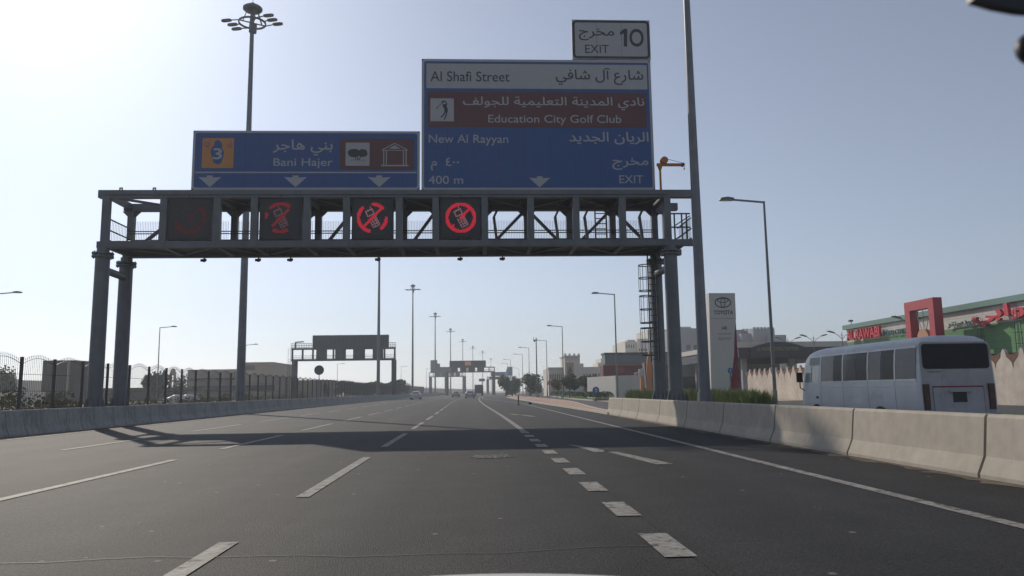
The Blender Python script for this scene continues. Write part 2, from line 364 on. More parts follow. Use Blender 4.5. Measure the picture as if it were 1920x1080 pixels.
structure(MB().strip(rows(lambda y: lat(-38, y), lambda y: lat(-19.5, y), -30, 760, 8, .001)), 'opposite_road', M['asphalt3'])
structure(MB().strip(rows(lambda y: lat(-47, y)-2, lambda y: lat(-40, y)-2, -30, 400, 8, .001)), 'side_road', M['asphalt3'])
# service road on the right, and the slip road it joins
structure(MB().strip(rows(lambda y: 9.6 if y < 40 else islR(y)-.05, lambda y: 14.0+3.0*sm(60, 30, y)*0+off(y)+(2.2*sm(100, 170, y)), -30, 420, 6, .004)), 'service_road', M['asphalt3'])
mk = MB()
def solid(f, y0, y1, wd, dy=3): mk.strip(rows(lambda y: f(y)-wd/2, lambda y: f(y)+wd/2, y0, y1, dy, .009))
def dashes(x, y0, y1, on, per, wd):
    y = y0
    while y < y1:
        mk.strip([[(lat(x, q)-wd/2, q, .009), (lat(x, q)+wd/2, q, .009)] for q in (y, y+on/2, y+on)]); y += per
for x, y0 in ((-2.17, 1.2), (-6.08, 1.4), (-10.12, 2.0)): dashes(x, y0, 430, 6.0, 8.95, .17)
y = 2.15
while y < 25:
    mk.strip([[(lineC(q)-.13, q, .009), (lineC(q)+.13, q, .009)] for q in (y, y+1.0)]); y += 2.0
solid(lineC, 25, 420, .2); solid(lineD, -10, 300, .17)
solid(lambda y: latb(-14.5, y), -10, 420, .15)
def turn_arrow(cx, y0, s):
    """merge arrow: a slanting shaft and a pointed head that sweeps to the left"""
    P = lambda a, b: (cx+a*s, y0+b*s, .009)
    mk.add([P(.42,0), P(.74,.02), P(.30,2.7), P(.06,3.4), P(-.02,3.2), P(.10,2.6)], [(0,1,2,3,4,5)])
    mk.add([P(.34,2.75), P(.06,3.4), P(-.06,4.2), P(-.52,5.6), P(-.32,3.9), P(-.24,3.0), P(.05,3.05)], [(0,1,2,3,4,5,6)])
turn_arrow(2.75, 13.55, .95); turn_arrow(2.45, 39.4, .98)
structure(mk, 'road_markings', M['paint'])
rd_ = random.Random(4); dz = MB()
def drift(f, sg, y0, y1, wd):
    q = []; y = y0
    while y < y1: q.append([(f(y), y, .007), (f(y)+sg*wd*rd_.uniform(.3, 1.0), y, .007)][::sg]); y += rd_.uniform(.15, .5)
    dz.strip(q)
drift(lambda y: 7.10, -1, 2, 40, .42); drift(lambda y: latb(-15.36, y), 1, 18, 120, .7)
structure(dz, 'sand_drift', M['drift'])
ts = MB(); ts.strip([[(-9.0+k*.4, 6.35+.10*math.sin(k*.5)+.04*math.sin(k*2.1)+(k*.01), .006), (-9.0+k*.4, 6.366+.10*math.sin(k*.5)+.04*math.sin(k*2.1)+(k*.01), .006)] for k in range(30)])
structure(ts, 'tar_seam', M['tar'])  # thin dark wavy line across the near lanes
# marks on the asphalt
mh = empty('manhole_cover', (.33, 15.8, 0), 'rough dark round manhole cover set in the driving lane', 'manhole cover')
mb = MB(); mb.tube((.33,15.8,.002), (.33,15.8,.008), .40, .40, 20); mb.build('lid', M['tar'], mh)
mb = MB()
for k in range(70):
    a = random.uniform(0, 6.3); r = .5*math.sqrt(random.random())
    x, yy = .33+r*math.cos(a), 15.8+r*math.sin(a)*.9; s_ = random.uniform(.012, .035)
    mb.box(x-s_, x+s_, yy-s_, yy+s_, .008, .013)
mb.build('stud_pattern', M['paint'], mh)
# island between the exit lane and the service road: a real kerb step with paving on it
iy = [40.8, 44, 50, 58, 66, 76, 88, 100, 115, 130, 145, 158]
mb = MB()
for a, b in zip(iy, iy[1:]):
    for f, sg in ((islL, 1), (islR, -1)):
        p = [(f(a), a), (f(b), b)]; q = [(f(a)+.18*sg, a), (f(b)+.18*sg, b)]
        if sg < 0: p, q = q, p
        mb.add([(p[0][0],a,0),(p[1][0],b,0),(q[1][0],b,0),(q[0][0],a,0),(p[0][0],a,.13),(p[1][0],b,.13),(q[1][0],b,.13),(q[0][0],a,.13)],
               [(4,7,6,5),(0,4,5,1),(3,2,6,7),(0,3,7,4),(1,5,6,2)])
structure(mb, 'island_kerb', M['kerb'])
structure(MB().strip([[(islL(y)+.18, y, .115), (islR(y)-.18, y, .115)] for y in iy]), 'paved_island', M['pinkpave'])
# verge behind the right barrier, verge beyond the service road
structure(MB().strip(rows(lambda y: 7.66, lambda y: 9.6, -30, 40, 5, .05)), 'verge_soil', M['sandpath'])
VR = lambda y: 14.1+off(y)+(2.2*sm(100, 170, y))
mb = MB()
for y0, y1 in ((22, 74), (92, 330)):
    q = rows(VR, lambda y: VR(y)+.2, y0, y1, 5, .13)
    mb.strip(q); mb.strip([[(p[0][0], p[0][1], 0), p[0]] for p in q])
structure(mb, 'verge_kerb', M['kerb'])
structure(MB().strip(rows(lambda y: VR(y)+.2, lambda y: VR(y)+7.5, 22, 74, 5, .11)), 'lawn', M['lawn'])
structure(MB().strip(rows(lambda y: VR(y)+.2, lambda y: VR(y)+6.5, 98, 240, 8, .11)), 'far_verge', M['lawn'])
structure(MB().add([(14.3,76,.02),(24,80,.02),(24,91,.02),(14.3,91,.02)], [(0,1,2,3)]), 'side_pavement', M['sandpath'])
structure(MB().add([(14.6,91.5,.03),(26,91.5,.03),(26,97,.03),(14.6,97,.03)], [(0,1,2,3)]), 'dug_soil', M['soil'])
structure(MB().strip(rows(lambda y: 22.5, lambda y: 45.0, -10, 74, 8, .012)), 'forecourt_road', M['asphalt3'])
structure(MB().strip(rows(lambda y: latb(-19.2, y), lambda y: latb(-16.3, y), -30, 500, 8, .03)), 'median_soil', M['sand'])

# ------------------------------------------------------------------ concrete barriers
PROF = [(-.30,0),(-.30,.06),(-.19,.30),(-.125,.84),(-.10,.88),(.10,.88),(.125,.84),(.19,.30),(.30,.06),(.30,0)]
def barrier(name, m, label, cat, group):
    o = MB().prism(PROF, 'y', -1.895, 1.895).build(name, m)
    return tag(o, label, cat, group)
ordw = ['first','second','third','fourth','fifth','sixth','seventh','eighth','ninth','tenth','eleventh','twelfth','thirteenth','fourteenth','fifteenth','sixteenth']
pr = barrier('concrete_barrier', M['barrier'], '', 'barrier', 'beige concrete barriers along the right shoulder')
edges = [10.75+3.85*k for k in range(-4, 9)][:12]
n_ = 0
for k in range(11, -4, -1):
    y0 = 10.75+3.85*(k-4); yc = y0+1.925
    if yc > 40.5 or yc < -1: continue
    lab = f'{ordw[n_]} beige sunlit barrier segment counting back from the pink paved island' if n_ < 16 else ''
    place(pr, n_ > 0, (7.36, yc, 0), lab); n_ += 1
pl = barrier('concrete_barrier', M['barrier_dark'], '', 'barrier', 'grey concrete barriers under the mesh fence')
y = 22.95-3.85*3; n_ = 0; seen = 0
while y < 330:
    yc = y+1.925; a = math.atan2(latb(-15.66, y+3.8)-latb(-15.66, y), 3.85)
    if yc > 24:
        lab = f'{ordw[seen]} grey shaded barrier segment from the left edge of the photo' if seen < 10 else 'far grey shaded barrier segment in the long row beneath the mesh fence'
        seen += 1
    else: lab = 'grey shaded barrier segment nearest the camera, cut by the left picture edge'
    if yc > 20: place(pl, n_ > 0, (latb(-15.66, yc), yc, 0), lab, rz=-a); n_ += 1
    y += 3.85

# ------------------------------------------------------------------ mesh fence on the median
fx = lambda y: latb(-17.35, y)
fence = empty('mesh_fence', (fx(22), 22, 0), 'long dark steel mesh fence with arched spiked top above the left barrier', 'fence')
SP = 2.358; fy = [18.97+SP*k for k in range(0, 95)]
pm = MB().box(-.05, .05, -.05, .05, 0, 2.86).build('post', M['darksteel'], fence, origin=(0,0,0))
def panel_mb(L):
    mb = MB(); n = 19; th = .010
    top = lambda t: 2.60+.24*math.sin(math.pi*t)
    for i in range(1, n):
        t = i/n; z = top(t)+.13; yy = L*t
        mb.box(-th/2, th/2, yy-th/2, yy+th/2, .1, z-.05)
        mb.add([(-.016, yy, z-.05), (0, yy-.016, z-.05), (.016, yy, z-.05), (0, yy+.016, z-.05), (0, yy, z+.05)], [(0,1,4),(1,2,4),(2,3,4),(3,0,4)])
    for z in (.3, .9, 1.55, 2.2): mb.box(-.008, .008, .05, L-.05, z-.008, z+.008)
    pts = [(0, .05+(L-.1)*k/10, top(k/10)) for k in range(11)]
    for a, b in zip(pts, pts[1:]): mb.bar(a, b, .018)
    return mb
pn = panel_mb(SP).build('mesh_panel', M['darksteel'], fence, origin=(0,0,0))
for k, y in enumerate(fy):
    o = pm if k == 0 else pm.copy()
    if k: col.objects.link(o); o.parent = fence
    o.location = (fx(y)-fence.location.x, y-22, 0)
    if k < len(fy)-1:
        q = pn if k == 0 else pn.copy()
        if k: col.objects.link(q); q.parent = fence
        q.location = o.location; q.rotation_euler.z = -math.atan2(fx(y+SP)-fx(y), SP)
fy_end = fy[-1]
far_f = MB()
fence2 = empty('mesh_fence', (fx(fy_end), fy_end, 0), 'far continuation of the dark mesh fence curving right toward the horizon', 'fence')
y = fy_end
while y < 520:
    far_f.box(fx(y)-.05, fx(y)+.05, y-.05, y+.05, 0, 2.86)
    for z in (.3, .75, 1.2, 1.65, 2.05, 2.4): far_f.bar((fx(y), y, z), (fx(y+SP*2), y+SP*2, z), .05)
    for q in range(1, 12):
        yy = y+SP*2*q/12; far_f.box(fx(yy)-.012, fx(yy)+.012, yy-.03, yy+.03, .1, 2.55)
    y += SP*2
far_f.build('mesh_panel', M['darksteel'], fence2)

# ------------------------------------------------------------------ the sign gantry over the road
GF, GB = 34.6, 37.15
gx = lambda p, y=410, D=GF: at(p, y, D).x
zt1, zt0 = at(740, 357.5, GF).z, at(740, 371.5, GF).z           # top chord
zb1, zb0 = at(740, 451.5, GF).z, at(740, 463, GF).z             # bottom chord
XL, XR = gx(184, 458), gx(1300, 458)
gan = empty('sign_gantry', (gx(720), GF, 0), 'big dark grey steel truss gantry spanning the whole road in the foreground', 'gantry')
mb = MB(); mb.box(gx(187,364), gx(1304,364), GF-.16, GF+.16, zt0, zt1); mb.build('top_chord', M['steel'], gan)
mb = MB(); mb.box(gx(187,364), gx(1296,364), GB-.16, GB+.16, zt0, zt1); mb.build('top_chord', M['steel'], gan)
mb = MB(); mb.box(XL, XR, GF-.16, GF+.16, zb0, zb1); mb.build('bottom_chord', M['steel'], gan)
mb = MB(); mb.box(XL, gx(1304,458), GB-.16, GB+.16, zb0, zb1); mb.build('bottom_chord', M['steel'], gan)
VX = [199, 307.5, 407.5, 477.5, 576, 650, 748.5, 817, 909, 995, 1080, 1167, 1251]
for p in VX:
    x = gx(p)
    for yy in (GF, GB):
        wv = .15; MB().box(x-wv, x+wv, yy-.14, yy+.14, zb1, zt0).build('upright', M['steel'], gan)
    # floor and roof cross beams
    MB().box(x-.09, x+.09, GF+.16, GB-.16, zb0+.03, zb1-.02).build('cross_beam', M['steel'], gan)
    MB().box(x-.08, x+.08, GF+.16, GB-.16, zt0+.02, zt1-.02).build('cross_beam', M['steel'], gan)
# plan bracing under both decks
for k in range(len(VX)-1):
    a, b = gx(VX[k]), gx(VX[k+1]); y0, y1 = (GF+.2, GB-.2) if k % 2 == 0 else (GB-.2, GF+.2)
    MB().bar((a+.1, y0, zb0+.12), (b-.1, y1, zb0+.12), .13, .1).build('brace', M['steel'], gan)
    MB().bar((a+.1, y0, zt0+.10), (b-.1, y1, zt0+.10), .13, .1).build('brace', M['steel'], gan)
for k, up in ((0,1),(3,1),(4,1),(6,1),(8,1),(9,-1),(10,1),(11,-1)):
    a, b = gx(VX[k])+.15, gx(VX[k+1])-.15
    z0, z1 = (zb1, zt0) if up > 0 else (zt0, zb1)
    MB().bar((a, GB, z0+.05*up), (b, GB, z1-.05*up), .14, .14).build('diagonal', M['steel'], gan)
MB().box(gx(200), gx(1292), GF+.17, GB-.17, zb0+.17, zb0+.20).build('deck', M['darksteel'], gan)
MB().box(gx(312), gx(1245), GF+.17, GB-.17, zt0+.20, zt0+.23).build('deck', M['darksteel'], gan)
# columns with flanges and base gussets
def column(px, py, y, lab=None):
    x = at(px, py, y).x
    mb = MB(); mb.tube((x, y, 0.02), (x, y, zb0-.34), .32, .30, 24)
    c = mb.build('column', M['steel'], gan, True)
    f = MB(); f.tube((x,y,zb0-.42), (x,y,zb0-.36), .45, .45, 24); f.tube((x,y,zb0-.28), (x,y,zb0-.22), .45, .45, 24)
    f.tube((x,y,zb0-.36), (x,y,zb0-.28), .3, .3, 18)
    for i in range(12):
        a = i*math.pi/6; q = (x+.40*math.cos(a), y+.40*math.sin(a)); f.tube((q[0],q[1],zb0-.47), (q[0],q[1],zb0-.17), .028, .028, 6)
    f.tube((x,y,zb0-.22), (x,y,zb0), .26, .26, 18)
    f.build('flange', M['steel'], c)
    g = MB(); g.box(x-.62, x+.62, y-.62, y+.62, .02, .10)
    for i in range(8):
        a = i*math.pi/4+.2; d = Vector((math.cos(a), math.sin(a), 0)); s_ = Vector((-d.y, d.x, 0))*.018; o = Vector((x, y, 0))
        tri = [o+d*.30+Vector((0,0,.1)), o+d*.62+Vector((0,0,.1)), o+d*.62+Vector((0,0,.2)), o+d*.325+Vector((0,0,1.25))]
        g.add([p+s_ for p in tri]+[p-s_ for p in tri], [(0,1,2,3),(7,6,5,4),(0,4,5,1),(1,5,6,2),(2,6,7,3),(3,7,4,0)])
    g.build('base_plate', M['steel'], c)
    return x
for (pf, pb) in ((193, 237), (1257, 1229)):
    xf = column(pf, 478, GF); xb = column(pb, 495, GB)
    MB().tube((xf, GF+.3, zb0-.95), (xb, GB-.3, zb0-.95), .17, .17, 14).build('column_strut', M['steel'], gan, True)
# guard rails of fine vertical bars behind the walkway
for k in range(len(VX)-1):
    a, b = gx(VX[k])+.15, gx(VX[k+1])-.15
    mb = MB(); n = int((b-a)/.075)
    for i in range(1, n): x = a+(b-a)*i/n; mb.box(x-.006, x+.006, GB-.26, GB-.248, zb1, zt0-.55)
    for z in (zb1+.52, zb1+.83, zb1+.94): mb.box(a-.15, b+.15, GB-.29, GB-.255, z-.022, z+.022)
    mb.build('guard_rail', M['darksteel'], gan)
for x in (gx(204), gx(1296)):
    mb = MB()
    for z in (zb1+.1, zb1+.55, zb1+1.05): mb.bar((x, GF+.1, z), (x, GB-.1, z), .05)
    for k in range(14): yy = GF+.2+k*.15; mb.box(x-.006, x+.006, yy-.006, yy+.006, zb1, zb1+1.05)
    mb.build('guard_rail', M['darksteel'], gan)
# right end platform: rail stanchions, stair strings, hanger frame
mb = MB(); e0, e1 = gx(1257), gx(1300)
for p in (1270, 1284, 1293): mb.box(gx(p)-.03, gx(p)+.03, GF+.5, GF+.56, zb1, zb1+1.35)
for z in (zb1+.7, zb1+1.35): mb.box(e0, e1, GF+.5, GF+.55, z-.03, z+.03)
mb.bar((e0+.3, GF+.55, zb1+.75), (e1, GF+.55, zb1+1.25), .05); mb.bar((e0+.3, GF+.55, zb1+.1), (e1, GF+.55, zb1+.6), .05)
mb.build('end_railing', M['darksteel'], gan)
xq = gx(1273); MB().box(xq-.16, xq+.16, GB-.3, GB-.02, zb1, zt0-.2).build('upright', M['steel'], gan)
MB().box(e0-.1, xq+.16, GB-.31, GB-.01, zt0-.2, zt0-.02).build('hanger', M['steel'], gan)
# brackets and stays seen through the bays
for p in (928, 1043, 1098, 1201):
    mb = MB(); x = gx(p, 420, GB-.6); mb.bar((x-.05, GB-.6, zt0-.45), (x+.12, GB-.6, zb1), .13, .13); mb.bar((x-.05, GB-.6, zt0-.45), (x+.12, GB-.6, zt0-.1), .1, .1)
    mb.build('stay', M['steel'], gan)
mb = MB()
xa, xb = gx(1116, 420, 36.0), gx(1137, 420, 36.0)
for x in (xa, xb): mb.box(x-.03, x+.03, 35.97, 36.03, zb1-.1, zt0)
for k in range(9): mb.box(xa, xb, 35.98, 36.02, zb1+.05+k*.25, zb1+.09+k*.25)
mb.build('ladder', M['darksteel'], gan)
# caged access ladder on the rear right column
lx = at(1222, 560, GB).x-.05; ly = GB-.05
lad = MB()
for dx in (-.2, .2): lad.box(lx+dx-.03, lx+dx+.03, ly-.45, ly-.39, 2.6, zb0)
for k in range(16): lad.box(lx-.2, lx+.2, ly-.43, ly-.40, 2.7+k*.3, 2.73+k*.3)
L_ = lad.build('ladder', M['darksteel'], gan)
cg = MB()
for z0, z1 in ((2.9, 4.2), (4.45, 5.75), (6.0, 7.25)):
    for z in (z0, (z0+z1)/2, z1):
        pts = [Vector((lx-.33+.33*math.cos(a), ly-.42+.33*math.sin(a), z)) for a in [2*math.pi*i/14 for i in range(15)]]
        for a, b in zip(pts, pts[1:]): cg.bar(a, b, .03, .045)
    for a in (1.2, 2.2, 3.14, 4.1, 5.1): q = (lx-.33+.33*math.cos(a), ly-.42+.33*math.sin(a)); cg.bar((q[0], q[1], z0), (q[0], q[1], z1), .022)
cg.build('safety_cage', M['darksteel'], L_)
gp = MB()
for k, p in enumerate(VX):
    x = gx(p)
    for z in (zb1, zt0):
        sgn = 1 if z == zb1 else -1
        for sx in (-1, 1):
            if abs(x+sx*.15) < 99: gp.prism([(x+sx*.15, z), (x+sx*.45, z), (x+sx*.15, z+sgn*.3)][::sx*sgn], 'y', GB-.03, GB+.03)
gp.build('gusset', M['steel'], gan)
cb = MB(); cb.tube((gx(199), GF+.20, zb1+.06), (gx(1251), GF+.20, zb1+.06), .035, .035, 8); cb.tube((gx(199), GF-.17, zt0+.12), (gx(1251), GF-.17, zt0+.12), .022, .022, 6)
for p in (356, 526, 699, 864): cb.tube((gx(p), GF-.17, zt0+.12), (gx(p), GF-.17, zt0-.04), .02, .02, 6)
cb.build('cable_run', M['darksteel'], gan)
bl = MB()
for p in VX:
    for dx in (-.09, .09):
        for z in (zb0+.1, zb0+.28, zt0+.1, zt0+.3): bl.tube((gx(p)+dx, GF-.185, z), (gx(p)+dx, GF-.159, z), .022, .022, 6)
bl.build('bolts', M['galv'], gan)
# lifting lugs
for p in (227, 289.5):
    x = gx(p, 355); mb = MB(); mb.box(x-.07, x-.03, GF-.03, GF+.03, zt1, zt1+.13); mb.box(x+.03, x+.07, GF-.03, GF+.03, zt1, zt1+.13); mb.box(x-.07, x+.07, GF-.03, GF+.03, zt1+.10, zt1+.15)
    mb.build('lifting_lug', M['steel'], gan)
# small sensors hung below the rear chord
for i, p in enumerate((383, 485, 545, 709, 863, 942)):
    x = at(p, 482, GB).x
    t = empty('traffic_sensor', (x, GB, zb0), ('small sensor box below the gantry under the dim leftmost display', 'small sensor left of centre beside the tall median mast under the gantry', 'small sensor below the gantry under the second display', 'small sensor below the gantry beside the thinner mast', 'small sensor below the gantry under the complete red ring', 'small sensor below the gantry, rightmost of the six')[i], 'sensor', 'sensors under the gantry')
    mb = MB(); mb.bar((x, GB, zb0-.001), (x, GB, zb0-.1), .05); mb.build('bracket', M['darksteel'], t)
    mb = MB(); mb.tube((x-.14, GB-.06, zb0-.15), (x+.12, GB-.06, zb0-.12), .065, .065, 10); mb.box(x-.04, x+.06, GB-.13, GB+.02, zb0-.22, zb0-.12); mb.build('housing', M['darksteel'], t)

# lane displays
PH = Vector((math.cos(R(-28)), math.sin(R(-28))))
def led_lit(u, v, full=False):
    """the no-phone pictogram on a -1..1 square: returns 0 none, 1 red, 2 pink"""
    r = math.hypot(u, v)
    if .63 < r < .81: return 1
    c, s_ = math.cos(R(47)), math.sin(R(47)); a = u*c+v*s_; b = -u*s_+v*c
    if abs(b) < .075 and (-.72 if full else -.05) < a < .75: return 1
    if abs(b) < .075 and -.75 < a < -.5: return 1
    if r > .6: return 0
    q = R(27); x = u*math.cos(q)+v*math.sin(q); y = -u*math.sin(q)+v*math.cos(q)       # phone axes, leaning left
    if abs(x) < .21 and .12 < y < .47 and (abs(x) > .15 or y > .40 or y < .18): return 2
    if .12 < x < .17 and .40 < y < .66: return 2
    if abs(x) < .21 and -.52 < y < .06:
        fx_ = ((x+.21) / .14) % 1; fy_ = ((y+.52)/.145) % 1
        return 2 if (fx_ < .34 or fy_ < .34 or x > .16) else 0
    return 0
def gate(k, u, v):
    a = math.degrees(math.atan2(v, u)) % 360
    if k == 3: return True
    slash = abs(-u*math.sin(R(47))+v*math.cos(R(47))) < .09 and math.hypot(u, v) < .6
    if k == 2: return slash or a < 92 and a > 38 or 130 < a < 262 or a > 305 or a < 3
    if k == 1: return slash or 50 < a < 140 or 238 < a < 302 or 160 < a < 185
    return 195 < a < 325 or a < 50 or 340 < a
lab = ['lane display with its ring almost unlit, above the left lane', 'lane display showing only arcs and slash of a red phone ban, beside the tall mast', 'lane display with broken red ring round a pink phone, third from left', 'lane display with complete bright red ring and slashed phone']
mled = [mat('led_red_%s' % n_, (.8, .015, .045), .5, var=.02, emit=e_, off=.03) for n_, e_ in (('dim', .09), ('low', .30), ('mid', .9), ('full', 1.0))]
mpnk = [mat('led_pink_%s' % n_, (.75, .34, .42), .5, var=.02, emit=e_, off=.03) for n_, e_ in (('dim', .03), ('low', .2), ('mid', .5), ('full', .5))]
mface = mat('display_face', (0.012, 0.014, 0.016), .4, var=.1)
for k, (p0, p1) in enumerate(((314, 398), (486, 567), (659, 738), (825, 903))):
    x0, x1 = gx(p0), gx(p1); xc = (x0+x1)/2; z1, z0 = zt0+.02, at(740, 448.5, GF).z; zc = at((p0+p1)/2, 408.5, GF).z; h = (x1-x0)/2
    t = empty('lane_display', (xc, GF, z0), lab[k], 'display', 'phone ban displays in the gantry')
    mb = MB(); mb.box(x0+.02, x1-.02, GF-.02, GF+.32, z0, zc+h*.98); mb.build('cabinet', M['black'], t)
    fc = MB(); fc.box(x0+.09, x1-.09, GF-.035, GF-.021, zc-h*.92, zc+h*.92); fc = fc.build('face', mface, t)
    rd, pk = MB(), MB(); n = 44; hh = h*.96
    for i in range(n):
        for j in range(n):
            u, v = (i+.5)/n*2-1, (j+.5)/n*2-1; q = led_lit(u*1.02, v*1.02, k in (1, 2))
            if q and gate(k, u, v) if q == 1 else q:
                s_ = hh/n*.78; X, Z = xc+u*hh*.98, zc+v*hh*.98
                (rd if q == 1 else pk).add([(X-s_, GF-.04, Z-s_), (X+s_, GF-.04, Z-s_), (X+s_, GF-.04, Z+s_), (X-s_, GF-.04, Z+s_)], [(0,1,2,3)])
    rd.build('ring_leds', mled[k], fc); pk.build('phone_leds', mpnk[k], fc)
    mb = MB()
    for q in (.15, .5, .8): x = x0+(x1-x0)*q; mb.box(x-.05, x+.05, GF, GF+.1, zb1, z0)
    mb.build('foot_bracket', M['darksteel'], t)
# maintenance hoist on the right end
hx = at(1239, 350, 35.2)
ho = empty('hoist', (hx.x, 35.2, zt1), 'small rusty orange jib hoist standing on the gantry right end', 'hoist')
H1 = at(1239, 309, 35.2).z; ex = at(1284, 311, 35.2).x
mb = MB(); mb.tube((hx.x,35.2,zt0), (hx.x,35.2,H1), .055, .05, 10); mb.prism([(hx.x-.13,H1+.03),(hx.x+.13,H1+.03),(hx.x+.05,H1-.25),(hx.x-.05,H1-.25)], 'y', 35.13, 35.27); mb.build('mast', M['yellow'], ho)
mb = MB(); mb.box(hx.x-.15, ex-.1, 35.14, 35.26, H1-.06, H1+.06); j = mb.build('jib', M['yellow'], ho)
mb = MB(); mb.tube((ex-.1,35.13,H1), (ex-.1,35.27,H1), .09, .09, 12); mb.build('pulley', M['darksteel'], j)
mb = MB(); mb.tube((hx.x+.2,35.05,H1+.2), (hx.x+.2,35.35,H1+.2), .17, .17, 16); mb.tube((hx.x+.08,35.2,H1+.02), (hx.x+.25,35.2,H1+.25), .1, .09, 8); mb.build('winch', M['yellow'], ho)
mb = MB(); mb.tube((hx.x+.3,35.2,H1+.3), (ex-.1,35.2,H1+.09), .012, .012, 5); mb.tube((ex-.03,35.2,H1), (ex-.03,35.2,H1-.16), .012, .012, 5); mb.bar((ex-.03,35.2,H1-.16), (ex-.05,35.2,H1-.24), .05); mb.build('cable', M['darksteel'], ho)

# ------------------------------------------------------------------ direction signs
SY = 35.7
def rr(x0, x1, z0, z1, r, n=5):
    return [(cx+r*math.cos(a0+math.pi/2*i/n), cz+r*math.sin(a0+math.pi/2*i/n)) for cx, cz, a0 in ((x1-r, z1-r, 0), (x0+r, z1-r, math.pi/2), (x0+r, z0+r, math.pi), (x1-r, z0+r, 1.5*math.pi)) for i in range(n+1)]
class Sign:
    def __init__(s, root, y): s.root = root; s.y = y
    def P(s, px, py): q = at(px, py, s.y); return q.x, q.z
    def R(s, p0, q0, p1, q1):
        mx, my = (p0+p1)/2, (q0+q1)/2
        return s.P(p0, my)[0], s.P(p1, my)[0], s.P(mx, q1)[1], s.P(mx, q0)[1]
    def face(s, name, pts, layer, m, parent=None):
        y = s.y-.005*layer; mb = MB()
        mb.prism(pts, 'y', y, y+.004); return mb.build(name, m, parent or s.root)
    def rect(s, name, p, layer, m, r=.02, parent=None): return s.face(name, rr(*s.R(*p), r), layer, m, parent)
    def ring(s, name, p, wd, layer, m, r):
        x0, x1, z0, z1 = s.R(*p); a = rr(x0, x1, z0, z1, r); b = rr(x0+wd, x1-wd, z0+wd, z1-wd, max(.02, r-wd)); y = s.y-.005*layer; n = len(a)
        return MB().add([(q[0], y, q[1]) for q in a+b], [(i, (i+1) % n, n+(i+1) % n, n+i) for i in range(n)]).build(name, m, s.root)
    def text(s, name, body, p, layer, m, bold=.012, parent=None, space=1.0):
        x0, x1, z0, z1 = s.R(*p); mb = MB()
        letter(mb, body, (0, s.y-.005*layer, 0), (1,0,0), (0,0,1), (0,-1,0), x0, x1, z0, z1, bold, space=space); return mb.build(name, m, parent or s.root)
    def poly(s, name, pts, layer, m, parent=None):
        mb = MB(); y = s.y-.005*layer
        for q in (pts if isinstance(pts[0], list) else [pts]):
            mb.add([(s.P(*a)[0], y, s.P(*a)[1]) for a in q], [tuple(range(len(q)))])
        return mb.build(name, m, parent or s.root)
def strokes(lines):
    """[(points, width)] in pixels to quads"""
    out = []
    for pts, wd in lines:
        for (ax, ay), (bx, by) in zip(pts, pts[1:]):
            L = math.hypot(bx-ax, by-ay) or 1; nx, ny = -(by-ay)/L*wd/2, (bx-ax)/L*wd/2
            out.append([(ax+nx, ay+ny), (bx+nx, by+ny), (bx-nx, by-ny), (ax-nx, ay-ny)])
    return out
def disc(cx, cy, r, n=14, ry=None): return [(cx+r*math.cos(2*math.pi*i/n), cy+(ry or r)*math.sin(2*math.pi*i/n)) for i in range(n)]
def down_arrow(x0, x1, y0, y1):
    c = (x0+x1)/2; a = (x1-x0)*.13; h = y1-y0
    return [(c-a, y0), (c+a, y0), (c+a, y0+h*.18), (x1, y0+h*.13), (c, y1), (x0, y0+h*.13), (c-a, y0+h*.18)]
def sign_frame(root, p, y, m):
    s = Sign(root, y); x0, x1, z0, z1 = s.R(*p); mb = MB(); mb.box(x0, x1, y, y+.12, z0, z1); mb.build('panel', m, root)
    mb = MB(); n = max(2, int((x1-x0)/1.6))
    for i in range(n): x = x0+(x1-x0)*(i+.5)/n; mb.box(x-.06, x+.06, y+.12, y+.28, min(z0, zt0), z1-.1)
    mb.build('rear_post', M['steel'], root)
    sm_ = MB(); k = 1
    while x0+k*1.22 < x1-.3: sm_.box(x0+k*1.22-.006, x0+k*1.22+.006, y-.0045, y-.0005, z0+.02, z1-.02); k += 1
    sm_.build('sheet_joint', M['signblack'], root); return s
s1r = empty('direction_sign', (gx(573), SY, zt1), 'wide blue sign for Bani Hajer with route shield and three down arrows', 'road sign')
s = sign_frame(s1r, (360.5, 245.5, 787, 356), SY, M['blue'])
s.ring('border', (360.5, 245.5, 787, 356), .11, 1, M['signwhite'], .2)
rs = s.rect('route_shield', (379, 259, 438, 315), 1, M['orange'], .03)
s.poly('country_outline', [[(404,264),(409,262.5),(414,266),(417,272),(416,278),(420,285),(419,294),(416.5,300),(415,306),(408,308.5),(400,305),(399,297),(396,291),(395,283),(398,276),(402,272),(401.5,267)]], 2, M['blue'], rs)
s.text('lettering', '3', (399.5, 278, 416.5, 299), 3, M['signwhite'], .03, rs)
s.text('lettering', 'Q', (383, 266, 393, 276.5), 2, M['purple'], .01, rs)
s.text('lettering', arabic('ق'), (427, 264.5, 436, 277), 2, M['purple'], .01, rs)
s.text('lettering', arabic('بني هاجر'), (511.7, 261.5, 624, 291.7), 1, M['signwhite'], .018)
s.text('lettering', 'Bani Hajer', (512.7, 296.7, 624, 316), 1, M['signwhite'])
bp = s.rect('brown_panel', (637.3, 260.7, 776, 318), 1, M['brown'], .05)
ip = s.rect('park_symbol', (648, 267.5, 693, 311), 2, M['signwhite'], .04, bp)
def blobby(cx, cy, rx, ry, n, sd):
    rn = random.Random(sd); return [(cx+rx*(1+rn.uniform(-.09, .09))*math.cos(2*math.pi*i/n), cy+ry*(1+rn.uniform(-.09, .09))*math.sin(2*math.pi*i/n)) for i in range(n)]
s.poly('tree_symbol', [blobby(664, 287, 11.5, 8.2, 26, 3)], 3, M['signblack'], ip)
